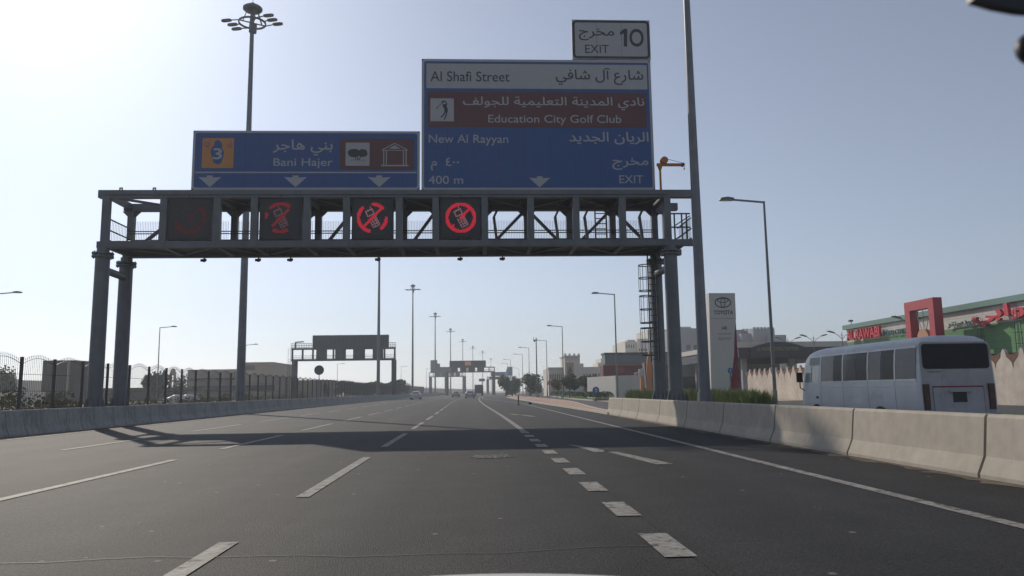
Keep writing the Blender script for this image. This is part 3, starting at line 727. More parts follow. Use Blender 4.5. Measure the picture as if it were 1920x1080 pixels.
s.poly('tree_symbol', [blobby(680, 287.5, 9, 7.4, 22, 5)]+strokes([([(665,294),(668,300)],1.6), ([(671,293),(671,300)],1.8), ([(677,294),(673,300)],1.6), ([(656,300.4),(687,300.4)],.8)]), 4, M['signblack'], ip)
s.poly('museum_symbol', strokes([([(716,281.5),(740,268.8)],1.7), ([(740,268.8),(764,281.5)],1.7), ([(716,281.8),(764,281.8)],1.3), ([(719.5,282),(719.5,309)],2), ([(724.5,282),(724.5,309)],2), ([(756.5,282),(756.5,309)],2), ([(761.5,282),(761.5,309)],2), ([(714.5,310.5),(766,310.5)],2.6)])+[[(729,279),(740,272.5),(751,279)]], 2, M['signwhite'], bp)
s.rect('rule', (366, 322, 781, 324.6), 1, M['signwhite'], .005)
for a, b in ((372, 415), (532.3, 576), (689.5, 732.5)): s.poly('arrow', [down_arrow(a, b, 329, 351)], 1, M['signwhite'])

s2r = empty('direction_sign', (gx(1007), SY, zt1), 'tall blue sign for Al Shafi Street with golf club panel', 'road sign')
s = sign_frame(s2r, (790.5, 112, 1224, 356.5), SY, M['blue'])
s.ring('border', (790.5, 112, 1224, 356.5), .12, 1, M['signwhite'], .2)
np_ = s.rect('street_name_panel', (799.5, 120.5, 1213, 166.5), 1, M['signwhite'], .03)
s.text('lettering', 'Al Shafi Street', (807, 134, 955.5, 153), 2, M['signblack'], .012, np_)
s.text('lettering', arabic('شارع آل شافي'), (1042, 127.5, 1206, 160), 2, M['signblack'], .018, np_)
bp = s.rect('brown_panel', (802.5, 173, 1212, 239), 1, M['brown'], .04)
ip = s.rect('golf_symbol', (807, 184.6, 851, 227.5), 2, M['signwhite'], .04, bp)
s.poly('golfer', [disc(830.3, 191.3, 2.3)]+strokes([([(819,202.5),(829,193)],1.2), ([(818.4,201.5),(820.2,204)],2), ([(830,192.5),(833.5,189),(837.8,194)],2), ([(837.8,194),(836.5,198)],2.4)])+
       [[(829.2,196.8),(833,194.8),(836,195.6),(839.6,204.5),(839.8,208.5),(838.8,212),(833.5,210),(833,205)]]+
       strokes([([(834.8,209.5),(832,215),(826.8,220.4)],2.6), ([(837.5,210.5),(836.3,217),(833,224.5)],2.5)]), 3, M['signblack'], ip)
s.text('lettering', arabic('نادي المدينة التعليمية للجولف'), (868, 181.5, 1208, 206.5), 2, M['signwhite'], .018, bp)
s.text('lettering', 'Education City Golf Club', (915.5, 215.5, 1165, 235), 2, M['signwhite'], .012, bp, 1.05)
s.text('lettering', 'New Al Rayyan', (804, 252.5, 953, 273), 1, M['signwhite'], .012)
s.text('lettering', arabic('الريان الجديد'), (1067, 247.5, 1216, 271), 1, M['signwhite'], .018)
s.text('lettering', arabic('م')+'  \u0664\u0660\u0660', (808, 295.5, 861, 320), 1, M['signwhite'], .018)
s.text('lettering', '400 m', (803.5, 329.5, 868.5, 345), 1, M['signwhite'], .012)
s.text('lettering', arabic('مخرج'), (1148, 296.5, 1216, 318.5), 1, M['signwhite'], .018)
s.text('lettering', 'EXIT', (1161, 328.7, 1206, 343.5), 1, M['signwhite'], .012, None, 1.1)
s.poly('arrow', [down_arrow(991.7, 1032, 330.5, 351.3)], 1, M['signwhite'])

s3r = empty('exit_sign', (gx(1146), SY, at(1146, 112, SY).z), 'small white exit 10 plate on top of the tall blue sign', 'road sign')
s = sign_frame(s3r, (1072.5, 37.5, 1219, 111), SY, M['signwhite'])
s.ring('border', (1073.5, 38.5, 1218, 110), .12, 1, M['signblack'], .22)
s.text('lettering', arabic('مخرج'), (1085, 53.5, 1151.5, 76), 1, M['signblack'], .018)
s.text('lettering', 'EXIT', (1097, 84, 1141.5, 99.6), 1, M['signblack'], .012, None, 1.1)
s.poly('lettering', [(1170.5,54),(1176,54),(1176,87.3),(1169.5,87.3),(1169.5,63),(1162.5,65.5),(1162.5,60)], 1, M['signblack'])
s.text('lettering', 'O', (1180, 54, 1207, 87.8), 1, M['signblack'], .03)

# ------------------------------------------------------------------ lighting masts and lamp posts
def make_mast(Hm):
    t = empty('high_mast', (0,0,0), '', 'light mast', 'high masts along the median')
    O = (0,0,0)
    MB().tube((0,0,0), (0,0,Hm), .31, .13, 16).build('pole', M['galv'], t, True, O)
    b = MB(); b.tube((0,0,0), (0,0,.12), .6, .6, 16); b.box(-.1,.1,-.42,-.3,.6,1.5); b.build('base', M['galv'], t, origin=O)
    r = MB(); n = 20; zr = Hm-1.55
    pts = [Vector((.95*math.cos(2*math.pi*i/n), .95*math.sin(2*math.pi*i/n), zr)) for i in range(n+1)]
    for a, c in zip(pts, pts[1:]): r.bar(a, c, .09, .12)
    for i in range(4): a = math.pi/4+i*math.pi/2; r.bar((.12*math.cos(a), .12*math.sin(a), zr), (.95*math.cos(a), .95*math.sin(a), zr), .07); r.bar((.42*math.cos(a), .42*math.sin(a), Hm-.7), (.7*math.cos(a), .7*math.sin(a), zr), .08)
    r.tube((.05,0,zr-.75), (.12,0,zr-.1), .28, .24, 10); r.build('head_frame', M['lampgrey'], t, origin=O)
    c = MB(); c.ell((0,0,Hm-.45), .72, .72, .3, 16, 7); c.build('crown', M['lampgrey'], t, True, O)
    for sx in (-1, 1):
        for k in (-1, 0, 1):
            l = MB(); y = k*.68; x0 = sx*math.sqrt(max(.1, .95**2-y*y)); x1 = sx*(1.22+.08*abs(k)); q = [( .0,.09),(.1,.15),(.3,.175),(.6,.165),(.74,.11),(.78,0),(.74,-.11),(.6,-.165),(.3,-.175),(.1,-.15),(0,-.09)]
            l.bar((x0, y, zr), (x1, y, zr+.05), .06)
            l.prism([(x1+sx*a, y+b_) for a, b_ in q][::sx], 'z', zr+.0, zr+.11); l.build('luminaire', M['lampgrey'], t, origin=O)
    a = MB(); a.tube((0,0,Hm-.2), (0,0,Hm+1.1), .02, .015, 5); a.build('spike', M['lampgrey'], t, origin=O)
    return t
mp_ = make_mast(30.0); mp_.rotation_euler.z = -.25
MPX = [(450.5,54.8),(709,131),(773.5,206),(816,281),(845,352),(868,425),(887,491),(905.5,550),(921,676)]
ml = ['tall high mast with ring of six lamps behind the Bani Hajer sign', 'second high mast, its head hidden by the sign gantry', 'high mast between the two gantries, crossing bare sky','fourth high mast from the camera, rising behind the stepped far sign','fifth high mast along the median, just right of centre','sixth high mast, above the black message board','seventh high mast, small and pale in the haze','eighth high mast, tiny, right of the message board','ninth and farthest high mast, tiny above the far blue sign']
for i, (p, D) in enumerate(MPX): place(mp_, i > 0, (at(p, 735, D).x, D, 0), ml[i])

def make_lamp(Hl, arm, name='street_lamp', r0=.11):
    t = empty(name, (0,0,0), '', 'street lamp'); O = (0,0,0)
    MB().tube((0,0,0), (0,0,Hl), r0, r0*.55, 12).build('pole', M['galv'], t, True, O)
    b = MB(); b.box(-.25,.25,-.25,.25,0,.1); b.tube((0,0,.1),(0,0,1.1), r0*1.25, r0*1.2, 12); b.build('base', M['galv'], t, origin=O)
    a = MB(); a.bar((r0*.5,0,Hl-.06), (-arm,0,Hl+.10), .08, .1); a.build('arm', M['galv'], t, origin=O)
    h = MB(); h.prism([(-arm-.78,-.02),(-arm-.70,.11),(-arm-.3,.17),(-arm+.06,.1),(-arm+.06,-.02)], 'y', -.17, .17); h.v = [(p[0], p[1], p[2]+Hl+.08) for p in h.v]
    h = h.build('lamp_head', M['lampgrey'], t, origin=O)
    g = MB(); g.box(-arm-.66, -arm-.1, -.13, .13, Hl+.035, Hl+.058); g.build('lens', M['alu'], h, origin=O)
    return t
lp = make_lamp(12.0, 1.85)
def D_for(py, px, Hh=12.1): 
    d = RC.T @ np.array([(px-CX)/F, -(py-CY)/F, -1.0]); return d[1]*(Hh-CAMH)/d[2]
rl = [(1432,375,'tall street lamp beside the white bus, arm pointing left'),(1152,550,'street lamp rising from the tall grass before the white hoarding'),(1054,611,'street lamp standing in front of the ornate castle-like gate'),(1024.5,638,'street lamp just left of the warning triangle sign'),(991.5,651.5,'street lamp above the right-hand dark green tree'),(979.5,664,'street lamp left of the dark trees on the right verge'),(957,674,'small far street lamp above the far blue sign'),(952,681,'very small far street lamp by the blue gantry, lower of its pair'),(973,690,'tiny street lamp fading in haze between the trees')]
n_ = 0
for px, py, lb in rl:
    D = D_for(py, px); place(lp, n_ > 0, (at(px, py, D).x, D, .02), lb, 'street lamps along the service road'); n_ += 1
for px, py, lb in ((300,613,'street lamp on the far left side, arm pointing right over the other road'),(461,646,'street lamp mostly hidden by the tall mast, head showing to its right'),(-8,549,'street lamp head poking in at the left picture edge'),(752,687,'tiny street lamp right of the far gantry, arm to the right'),(800,690,'tiny far street lamp beside the stepped sign, arm to the right'),(633,682,'thin street lamp seen through the legs of the far gantry, leftmost')):
    D = D_for(py, px); place(lp, True, (at(px, py, D).x, D, .02), lb, 'street lamps along the opposite road', math.pi)
big = make_lamp(16.9, 1.0, 'street_lamp', .23); xb = at(1322, 755, 28.7).x
big.location = (xb, 28.7, .05); tag(big, 'thick near lamp pole on a square base, running out of the picture top', 'street lamp')
sb = MB(); sb.box(-.55,.55,-.55,.55,0,.62); sb.build('footing', M['barrier'], big, origin=(0,0,0))
def make_double():
    t = empty('street_lamp', (0,0,0), '', 'street lamp', 'double-armed lamps at the petrol station'); O = (0,0,0)
    MB().tube((0,0,0), (0,0,7.9), .08, .05, 8).build('pole', M['lampgrey'], t, True, O)
    for s_ in (-1, 1):
        a = MB(); a.path([(0,0,7.2),(s_*.4,0,7.65),(s_*.95,0,8.0)], .035, 6); a.build('arm', M['lampgrey'], t, origin=O)
        h = MB(); h.prism([(s_*.9,7.95),(s_*1.0,8.12),(s_*1.6,8.32),(s_*1.9,8.28),(s_*1.85,8.2)][::s_], 'y', -.14, .14); h.build('lamp_head', M['lampgrey'], t, origin=O)
    c = MB(); c.bar((-.3,0,7.75), (.3,0,7.75), .03); c.tube((0,0,7.9),(0,0,8.15),.03,.03,6); c.build('finial', M['lampgrey'], t, origin=O)
    return t
dl = make_double()
for i, (px, py, lb) in enumerate(((1477,632,'double-armed lamp in front of the petrol station sign'),(1525,627,'double-armed lamp above the front of the bus roof'),(1578,620,'double-armed lamp at the left end of the green building'),(1706,592,'double-armed lamp hidden behind the red portal except its left head'),(1862,580,'double-armed lamp in front of the red Arabic letters'))):
    D = D_for(py, px, 8.3); place(dl, i > 0, (at(px, py, D).x, D, 0), lb)
# camera pole
D = 150.0; cx = at(1007, 735, D).x; ct = at(1007, 633, D).z
t = empty('camera_pole', (cx, D, 0), 'slim pole topped by a small camera, between two street lamps', 'camera pole')
MB().tube((cx,D,0), (cx,D,ct), .15, .09, 8).build('pole', M['galv'], t, True)
mb = MB(); mb.bar((cx-.55,D,ct-.45),(cx+.3,D,ct-.45),.12); mb.bar((cx-.5,D,ct-.45),(cx-.5,D,ct+.1),.08); mb.ell((cx-.35,D,ct-.62),.2,.2,.22,8,5); mb.build('camera', M['darksteel'], t)

# ------------------------------------------------------------------ far gantries
def gantry(px0, px1, py1, py0, D, posts, label, back, mname='darksteel', legw=.5):
    """px0..px1, top/bottom of the beam box; posts: pixel x list"""
    pz = lambda y, x=(px0+px1)/2: at(x, y, D).z
    gxx = lambda p: at(p, py0, D).x
    t = empty('sign_gantry', (gxx((px0+px1)/2), D, 0), label, 'gantry')
    m = M[mname]
    MB().box(gxx(px0), gxx(px1), D-.2, D+.2, pz(py1)-.35, pz(py1)).build('top_chord', m, t)
    MB().box(gxx(px0), gxx(px1), D-.2, D+.2, pz(py0), pz(py0)+.4).build('bottom_chord', m, t)
    for y in (-.2, 1.8):
        pass
    n = max(4, int((gxx(px1)-gxx(px0))/1.9)); mb = MB()
    for i in range(n+1):
        x = gxx(px0)+.2+(gxx(px1)-gxx(px0)-.4)*i/n; MB().box(x-.16, x+.16, D-.19, D+.19, pz(py0), pz(py1)).build('upright', m, t)
    gr = MB()
    for z in (.5, .8, 1.1): gr.box(gxx(px0), gxx(px1), D+.9, D+.95, pz(py0)+z, pz(py0)+z+.07)
    gr.build('guard_rail', m, t)
    MB().box(gxx(px0)+.1, gxx(px1)-.1, D+.21, D+1.9, pz(py0)+.1, pz(py0)+.16).build('deck', m, t)
    for p in posts:
        x = gxx(p); MB().tube((x, D, 0), (x, D, pz(py0)+.02), legw, legw, 12).build('column', m, t, True)
        MB().tube((x, D+1.7, 0), (x, D+1.7, pz(py0)+.12), legw, legw, 12).build('column', m, t, True)
    return t, gxx, pz
t, g_, z_ = gantry(546, 742, 652, 676.5, 156, (551, 738), 'far gantry over the opposite road, seen from behind with a blank dark board', True, legw=.42)
for p in (603.5, 639, 674, 709):
    MB().box(g_(p)-1.05, g_(p)+1.05, 155.5, 155.79, z_(674.5), z_(655)).build('display_back', M['signback'], t)
mb = MB()
for a, b in ((546, 584), (729, 742)):
    for z in (643.5, 647.5, 651): mb.box(g_(a), g_(b), 155.7, 155.78, z_(z)-.05, z_(z)+.03)
    n = int((b-a)/3)
    for i in range(n+1): x = g_(a)+(g_(b)-g_(a))*i/n; mb.box(x-.035, x+.035, 155.7, 155.76, z_(652), z_(643))
mb.build('end_railing', M['darksteel'], t)
mb = MB()
for i in range(25): z = .8+i*.3; mb.box(g_(543)-.2, g_(543)+.25, 155.5, 155.56, z, z+.05)
for x in (g_(543)-.2, g_(543)+.25): mb.box(x-.03, x+.03, 155.5, 155.56, .6, z_(652))
mb.build('ladder', M['darksteel'], t)
mb = MB(); mb.tube((g_(553.5),156,z_(652)), (g_(553.5),156,z_(640)), .12, .12, 8); mb.bar((g_(552.5),156,z_(641)), (g_(569),156,z_(640)), .22); mb.build('hoist', M['darksteel'], t)
b = tag(MB().box(g_(585), g_(728.5), 156.3, 156.6, z_(655), z_(628)).build('direction_sign', M['signback'], origin=(g_(656), 156.3, z_(655))), 'blank dark back of a wide sign on the gantry over the opposite road', 'road sign')
rb = MB()
for i in range(20): x = g_(585)+(g_(728.5)-g_(585))*i/19; rb.box(x-.03, x+.03, 156.24, 156.298, z_(655)+.1, z_(628)-.1)
rb.build('rib', M['darksteel'], b)
# stepped sign seen from behind, far gantry over the opposite road
t, g_, z_ = gantry(804, 873, 698, 707, 390, (807, 836.5, 871), 'far gantry under a stepped dark sign back, left of the message board', True, legw=.75)
for p in (822, 832, 848, 858): MB().box(g_(p)-1.2, g_(p)+1.2, 389.4, 389.7, z_(706), z_(698.5)).build('display_back', M['signback'], t)
b = MB(); b.prism([(g_(x), z_(y)) for x, y in ((807,698),(849,698),(849,688),(825,688),(825,681.5),(820,681.5),(820,675),(807,675))], 'y', 390.3, 390.7)
tag(b.build('direction_sign', M['signback'], origin=(g_(828), 390.3, z_(698))), 'far stepped dark sign back standing on the distant left gantry', 'road sign')
# message board gantry
mled_far = mat('led_red_far', (.3,.01,.02), .5, emit=.12, off=.2)
t, g_, z_ = gantry(836, 928, 688, 698.5, 290, (838, 925.5), 'far gantry carrying the black electronic message board over our road', False, legw=.6)
for p in (852, 869, 884.5, 901):
    d_ = MB().box(g_(p)-1.25, g_(p)+1.25, 289.4, 289.75, z_(698), z_(689)).build('display', M['black'], t)
    r_ = MB(); n = 16
    for i in range(n):
        a0, a1 = 2*math.pi*i/n, 2*math.pi*(i+1)/n
        q = [(g_(p)+r*math.cos(a), 289.37, (z_(698)+z_(689))/2+r*math.sin(a)) for r, a in ((.62,a0),(.62,a1),(.82,a1),(.82,a0))]; r_.add(q, [(0,1,2,3)])
    r_.build('ring_leds', mled_far, d_)
bd = empty('message_board', (g_(877), 289.2, z_(688)), 'black electronic message board with a small amber text block', 'message board')
MB().box(g_(843), g_(911), 289.0, 289.4, z_(688.5), z_(676.3)).build('cabinet', M['black'], bd)
mb = MB()
for k in range(3):
    y0 = 678.2+k*2.6
    for i in range(7): p = 872.2+i*1.6; mb.add([(g_(p), 288.97, z_(y0+1.7)), (g_(p+1.15), 288.97, z_(y0+1.7)), (g_(p+1.15), 288.97, z_(y0)), (g_(p), 288.97, z_(y0))], [(0,1,2,3)])
mb.build('amber_text', M['amber'], bd)
# farthest gantry with blue signs
t, g_, z_ = gantry(913, 966, 706, 711.5, 400, (914.5, 965), 'farthest gantry under pale blue signs beside the dark trees', False, legw=.7)
for p in (921, 931, 941, 951): MB().box(g_(p)-1.1, g_(p)+1.1, 399.4, 399.75, z_(711), z_(706.5)).build('display', M['black'], t)
b = tag(MB().box(g_(920), g_(949), 399.0, 399.3, z_(705), z_(697.5)).build('direction_sign', M['roadblue'], origin=(g_(935), 399, z_(705))), 'far low blue sign on the farthest gantry, pale in haze', 'road sign')
MB().box(g_(927), g_(944), 398.9, 398.98, z_(703), z_(699.5)).build('brown_panel', M['brown'], b)
b = MB(); b.prism([(g_(x), z_(y)) for x, y in ((949.3,705),(961,705),(961,688),(951,688),(951,692.5),(949.3,692.5))], 'y', 399.0, 399.3)
b = tag(b.build('direction_sign', M['roadblue'], origin=(g_(955), 399, z_(705))), 'far tall blue and green sign, right end of farthest gantry', 'road sign')
MB().box(g_(951.4), g_(960.6), 398.9, 398.98, z_(697), z_(688.4)).build('green_panel', mat('sign_green', (.06,.2,.09), .5), b)
D = 330.0; x = at(904, 712, D).x; b = empty('direction_sign', (at(912, 736, D).x, D, 0), 'tiny brown roadside sign above the far truck', 'road sign')
MB().box(at(898,712,D).x, at(909,712,D).x, D-.1, D+.1, at(904,715,D).z, at(904,710,D).z).build('panel', M['brown'], b)
mb = MB(); mb.box(at(903.3,712,D).x, at(904.3,712,D).x, D+.1, D+.3, 0, at(904,714,D).z); mb.build('post', M['lampgrey'], b)

# ------------------------------------------------------------------ small road signs
def post_sign(name, px, pyb, D, z1, label, cat='road sign', r=.035):
    x = at(px, pyb, D).x; t = empty(name, (x, D, 0), label, cat)
    MB().tube((x, D, 0), (x, D, z1), r, r, 8).build('post', M['lampgrey'], t); return t, x
t, x = post_sign('round_sign', 1117.5, 750, 82, 1.55, 'blue round arrow sign on a thin post at the side street', r=.05)
zc = at(1117.5, 731.5, 82).z
mb = MB(); mb.tube((x,81.9,zc), (x,81.94,zc), .36, .36, 24); d_ = mb.build('disc', M['roadblue'], t)
mb = MB(); mb.add([(x-.05,81.895,zc-.24),(x+.06,81.895,zc-.24),(x+.06,81.895,zc+.02),(x-.05,81.895,zc+.02)],[(0,1,2,3)]); mb.add([(x-.18,81.895,zc+.02),(x+.19,81.895,zc+.02),(x+.005,81.895,zc+.25)],[(0,1,2)]); mb.add([(x+.06,81.894,zc-.2),(x+.2,81.894,zc-.02),(x+.13,81.894,zc+.04),(x+.06,81.894,zc-.08)],[(0,1,2,3)])
mb.build('arrow', M['signwhite'], d_)
t, x = post_sign('round_sign', 1371, 735, 52, 2.6, 'small blue round sign in front of the beige car dealer pylon', r=.05)
zc = at(1371, 695, 52).z
mb = MB(); mb.tube((x,51.9,zc), (x,51.94,zc), .2, .2, 20); d_ = mb.build('disc', M['roadblue'], t)
mb = MB(); mb.add([(x-.03,51.895,zc-.13),(x+.03,51.895,zc-.13),(x+.03,51.895,zc),(x-.03,51.895,zc)],[(0,1,2,3)]); mb.add([(x-.09,51.895,zc),(x+.09,51.895,zc),(x,51.895,zc+.13)],[(0,1,2)]); mb.build('arrow', M['signwhite'], d_)
for px, D, up, lb in ((1030, 118, 1, 'red-bordered warning triangle sign, point up, before the long white building'), (1053, 118, -1, 'upside-down give way triangle sign beside the street lamp')):
    zc = at(px, 718, D).z; t, x = post_sign('triangle_sign', px, 735, D, zc, lb, r=.05); h = .42
    tri = lambda k: [(x-k*.5, zc-up*k*.3), (x+k*.5, zc-up*k*.3), (x, zc+up*k*.57)][::up]
    d_ = MB().prism(tri(.85), 'y', D-.1, D-.06).build('plate', M['warnred'], t)
    MB().prism(tri(.52), 'y', D-.105, D-.101).build('inner_panel', M['signwhite'], d_)
    if up > 0: MB().box(x-.04, x+.04, D-.112, D-.108, zc-.1, zc+.16).build('symbol', M['signblack'], d_)
D = 64; x = at(972, 750, D).x; b = empty('marker_post', (x, D, .13), 'short dark marker post on the nose of the pink paved island', 'post')
mb = MB(); mb.tube((x,D,.13), (x,D,.95), .05, .05, 10); mb.build('shaft', M['darksteel'], b); mb = MB(); mb.tube((x,D,.12), (x,D,.17), .2, .17, 12); mb.build('foot', M['darksteel'], b)
D = 70; x = at(998, 757, D).x-.2; rk = MB(); rk.ell((x, 70, .18), .16, .13, .1, 9, 5); tag(rk.build('rubber_debris', M['rubber'], origin=(x,70,.1)), 'small dark scrap of rubber lying on the island kerb', 'debris')
D = 112; zc = at(598, 694, D).z; t, x = post_sign('round_sign', 598, 720, D, zc, 'dark back of a round sign on a pole under the far left gantry', r=.06)
mb = MB(); mb.tube((x,D-.06,zc), (x,D-.1,zc), .69, .69, 28); mb.build('disc', M['signback'], t)
mb = MB(); mb.box(x-.5, x+.5, D-.13, D-.1, zc-.22, zc-.16); mb.box(x-.5, x+.5, D-.13, D-.1, zc+.16, zc+.22); mb.build('rail', M['darksteel'], t)

# ------------------------------------------------------------------ the minibus on the service road
def bus(x0, y0):
    t = empty('minibus', (x0, y0, 0), 'old white minibus with dark windows seen from behind over the right barrier', 'bus')
    prof = [(0,.40),(.93,.42),(1.0,.55),(1.035,.85),(1.04,1.4),(1.015,1.9),(.975,2.35),(.94,2.52),(.86,2.66),(.70,2.735),(.4,2.77),(0,2.78)]
    st = [(0,.05,.955,.13),(.03,.11,.985,.05),(.12,.22,.998,.012),(.3,.4,1,0),(5.5,5.4,1,0),(6.15,5.95,.993,.04),(6.65,6.3,.965,.12),(6.92,6.5,.91,.22),(7.0,6.55,.86,.27)]
    def hw(z):
        for (a, b), (c, d) in zip(prof[1:-1], prof[2:]):
            if b <= z <= d: return a+(c-a)*(z-b)/(d-b)
        return 1.0
    mb = MB(); ring = [(-a, z) for a, z in prof[1:-1]]; full = [(a, z) for a, z in prof[1:-1]]+[(0, 2.78)]+[(-a, z) for a, z in reversed(prof[1:-1])]
    n = len(full); vs = []
    for yb, yt, sx, dr in st:
        for a, z in full:
            k = (z-.42)/2.36; zz = z-dr*max(0, (z-1.9)/.88)**1.5
            vs.append((x0+a*sx, y0+yb+(yt-yb)*k, zz))
    fs = [(j*n+i, j*n+(i+1) % n, (j+1)*n+(i+1) % n, (j+1)*n+i) for j in range(len(st)-1) for i in range(n)]
    mb.add(vs, fs+[tuple(range(n-1, -1, -1)), tuple(range((len(st)-1)*n, len(st)*n))]); body = mb.build('body', M['bus'], t, True)
    def sidepanel(ya, yb, za, zb, o=.008, lean=0.0):
        m = MB(); rowz = [za+(zb-za)*i/5 for i in range(6)]
        m.strip([[(x0-hw(z)-o, y0+ya+lean*(z-za), z), (x0-hw(z)-o, y0+yb+lean*(z-za), z)] for z in rowz][::-1]); return m
    zt, zb = 2.43, 1.57
    mb = MB()
    for ya, yb in ((1.03,1.09),(2.38,2.44),(3.80,3.87),(5.22,5.28)):
        q = sidepanel(ya, yb, zb-.03, zt+.03, .013); mb.add(q.v, q.f)
    for z in (zb-.045, zt+.005):
        q = sidepanel(.1, 5.28, z, z+.045, .013); mb.add(q.v, q.f)
    mb.build('window_trim', M['alu'], body)
    for i, (ya, yb, m_) in enumerate(((.12,1.03,'glass'),(1.09,1.72,'rearglass'),(1.74,2.38,'glass'),(2.44,3.08,'rearglass'),(3.1,3.80,'glass'),(3.87,4.4,'rearglass'),(4.42,5.22,'glass'))):  # lighter and darker panes: reflections and open sliders put into the glass colour
        sidepanel(ya, yb, zb, zt).build('side_window', M[m_], t)
    sidepanel(5.30, 6.05, 2.16, 2.42, .008, -.1).build('side_window', M['glass'], t)
    dr_ = sidepanel(5.34, 6.5, .5, 2.14, .004, -.12).build('front_door', M['bus'], t)
    sidepanel(5.42, 6.36, 1.56, 2.12, .01, -.2).build('door_window', M['paleglass'], dr_)
    q = sidepanel(5.86, 5.9, 1.56, 2.12, .014); q.build('door_pillar', M['black'], dr_)
    MB().box(x0-1.06, x0-1.043, y0+5.45, y0+5.6, .98, 1.06).build('handle', M['black'], dr_)
    q = sidepanel(.1, 5.3, 1.34, 1.37, .007); q.build('side_crease', M['alu'], body)
    for ya in (1.06, 2.41, 3.835, 5.27): sidepanel(ya-.006, ya+.006, .5, zb-.05, .006).build('panel_seam', M['black'], body)
    sidepanel(.1, 5.3, .66, .675, .007).build('panel_seam', M['black'], body)
    sidepanel(2.6, 3.3, .86, 1.2, .006).build('fuel_flap', M['bus'], body); sidepanel(.08, 5.3, zt+.07, zt+.085, .012).build('rain_gutter', M['alu'], body)
    # rear
    R_ = lambda z: y0+.05*(z-.42)/2.36
    def rearp(name, m, a0, a1, z0, z1, o, par, r=.05):
        pts = rr(a0, a1, z0, z1, r, 4); mb = MB(); mb.add([(x0+a, R_(z)-o, z) for a, z in pts], [tuple(range(len(pts)-1, -1, -1))][::1]); 
        k = mb.build(name, m, par); return k
    rearp('rear_panel', M['busdirty'], -.95, .95, .45, 2.58, .004, t, .12)
    rearp('window_seal', M['black'], -.89, .89, 1.83, 2.53, .008, t, .1)
    rearp('rear_window', M['rearglass'], -.865, .865, 1.855, 2.505, .012, t, .09)
    ht = rearp('hatch', M['busdirty'], -.68, .66, .46, 1.36, .012, t, .02)
    rearp('red_strip', M['reddark'], -.68, .66, 1.325, 1.365, .016, ht, .005)
    rearp('hatch_gap', M['black'], -.685, -.675, .46, 1.36, .014, ht, .002); rearp('hatch_gap', M['black'], .655, .665, .46, 1.36, .014, ht, .002)
    rearp('plate_recess', M['plate'], -.17, .2, .92, 1.2, .017, ht, .03)
    MB().box(x0-.28, x0+.3, y0-.05, y0-.005, 1.2, 1.235).build('plate_lamp', M['busdirty'], ht)
    for a in (-.86, .86):
        m = MB(); m.box(x0+a-.075, x0+a+.075, y0-.03, y0+.03, .72, 1.42); tl = m.build('tail_light', M['taillight'], t)
        m = MB(); m.box(x0+a-.065, x0+a+.065, y0-.036, y0-.031, 1.0, 1.15); m.build('indicator', mat('indicator_amber', (.07,.022,.01), .35), tl)
    mb = MB(); letter(mb, 'CIVILIAN', (x0, y0-.006+.03, 0), (1,0,0), (0,0,1), (0,-1,0), -.78, -.42, 1.735, 1.785, .01); mb.v = [(p[0], R_(p[2])-.01, p[2]) for p in mb.v]; mb.build('lettering', M['pylontext'], t)
    MB().box(x0-1.0, x0+1.0, y0-.1, y0+.1, .38, .62).build('rear_bumper', M['busdirty'], t)
    for yy in (1.85, 5.62):
        for sx in (-1, 1):
            ar = MB(); n2 = 14; pts = [(yy+.43*math.cos(math.pi*i/n2), .36+.43*math.sin(math.pi*i/n2)) for i in range(n2+1)]
            ar.add([(x0+sx*1.047, y0+a, z) for a, z in pts], [tuple(range(n2+1))]); ar.build('wheel_arch', M['black'], t)
            wm = MB(); wm.tube((x0+sx*.78, y0+yy, .38), (x0+sx*1.06, y0+yy, .38), .38, .38, 20); w_ = wm.build('wheel', M['rubber'], t)
            wm = MB(); wm.tube((x0+sx*1.061, y0+yy, .38), (x0+sx*1.07, y0+yy, .38), .22, .18, 14); wm.build('hub', M['alu'], w_)
    mb = MB(); mx = x0-1.17; mb.box(mx-.1, mx+.1, y0+6.45, y0+6.52, 1.56, 1.92); mi = mb.build('wing_mirror', M['black'], t)
    mb = MB(); mb.path([(mx,y0+6.48,1.56),(mx,y0+6.48,1.36),(x0-1.0,y0+6.4,1.22)], .02, 6); mb.build('mirror_arm', M['black'], mi)
    ws = MB(); ws.strip([[(x0-.8, y0+7.0-.44*(z-.42)/2.36+.012, z), (x0+.8, y0+7.0-.44*(z-.42)/2.36+.012, z)] for z in (1.4, 1.9, 2.35)]); ws.build('windscreen', M['glass'], t); t.scale = (1, 1.075, .935)
bus((at(1718, 700, 19.4).x+at(1872, 700, 19.4).x)/2, 19.4)

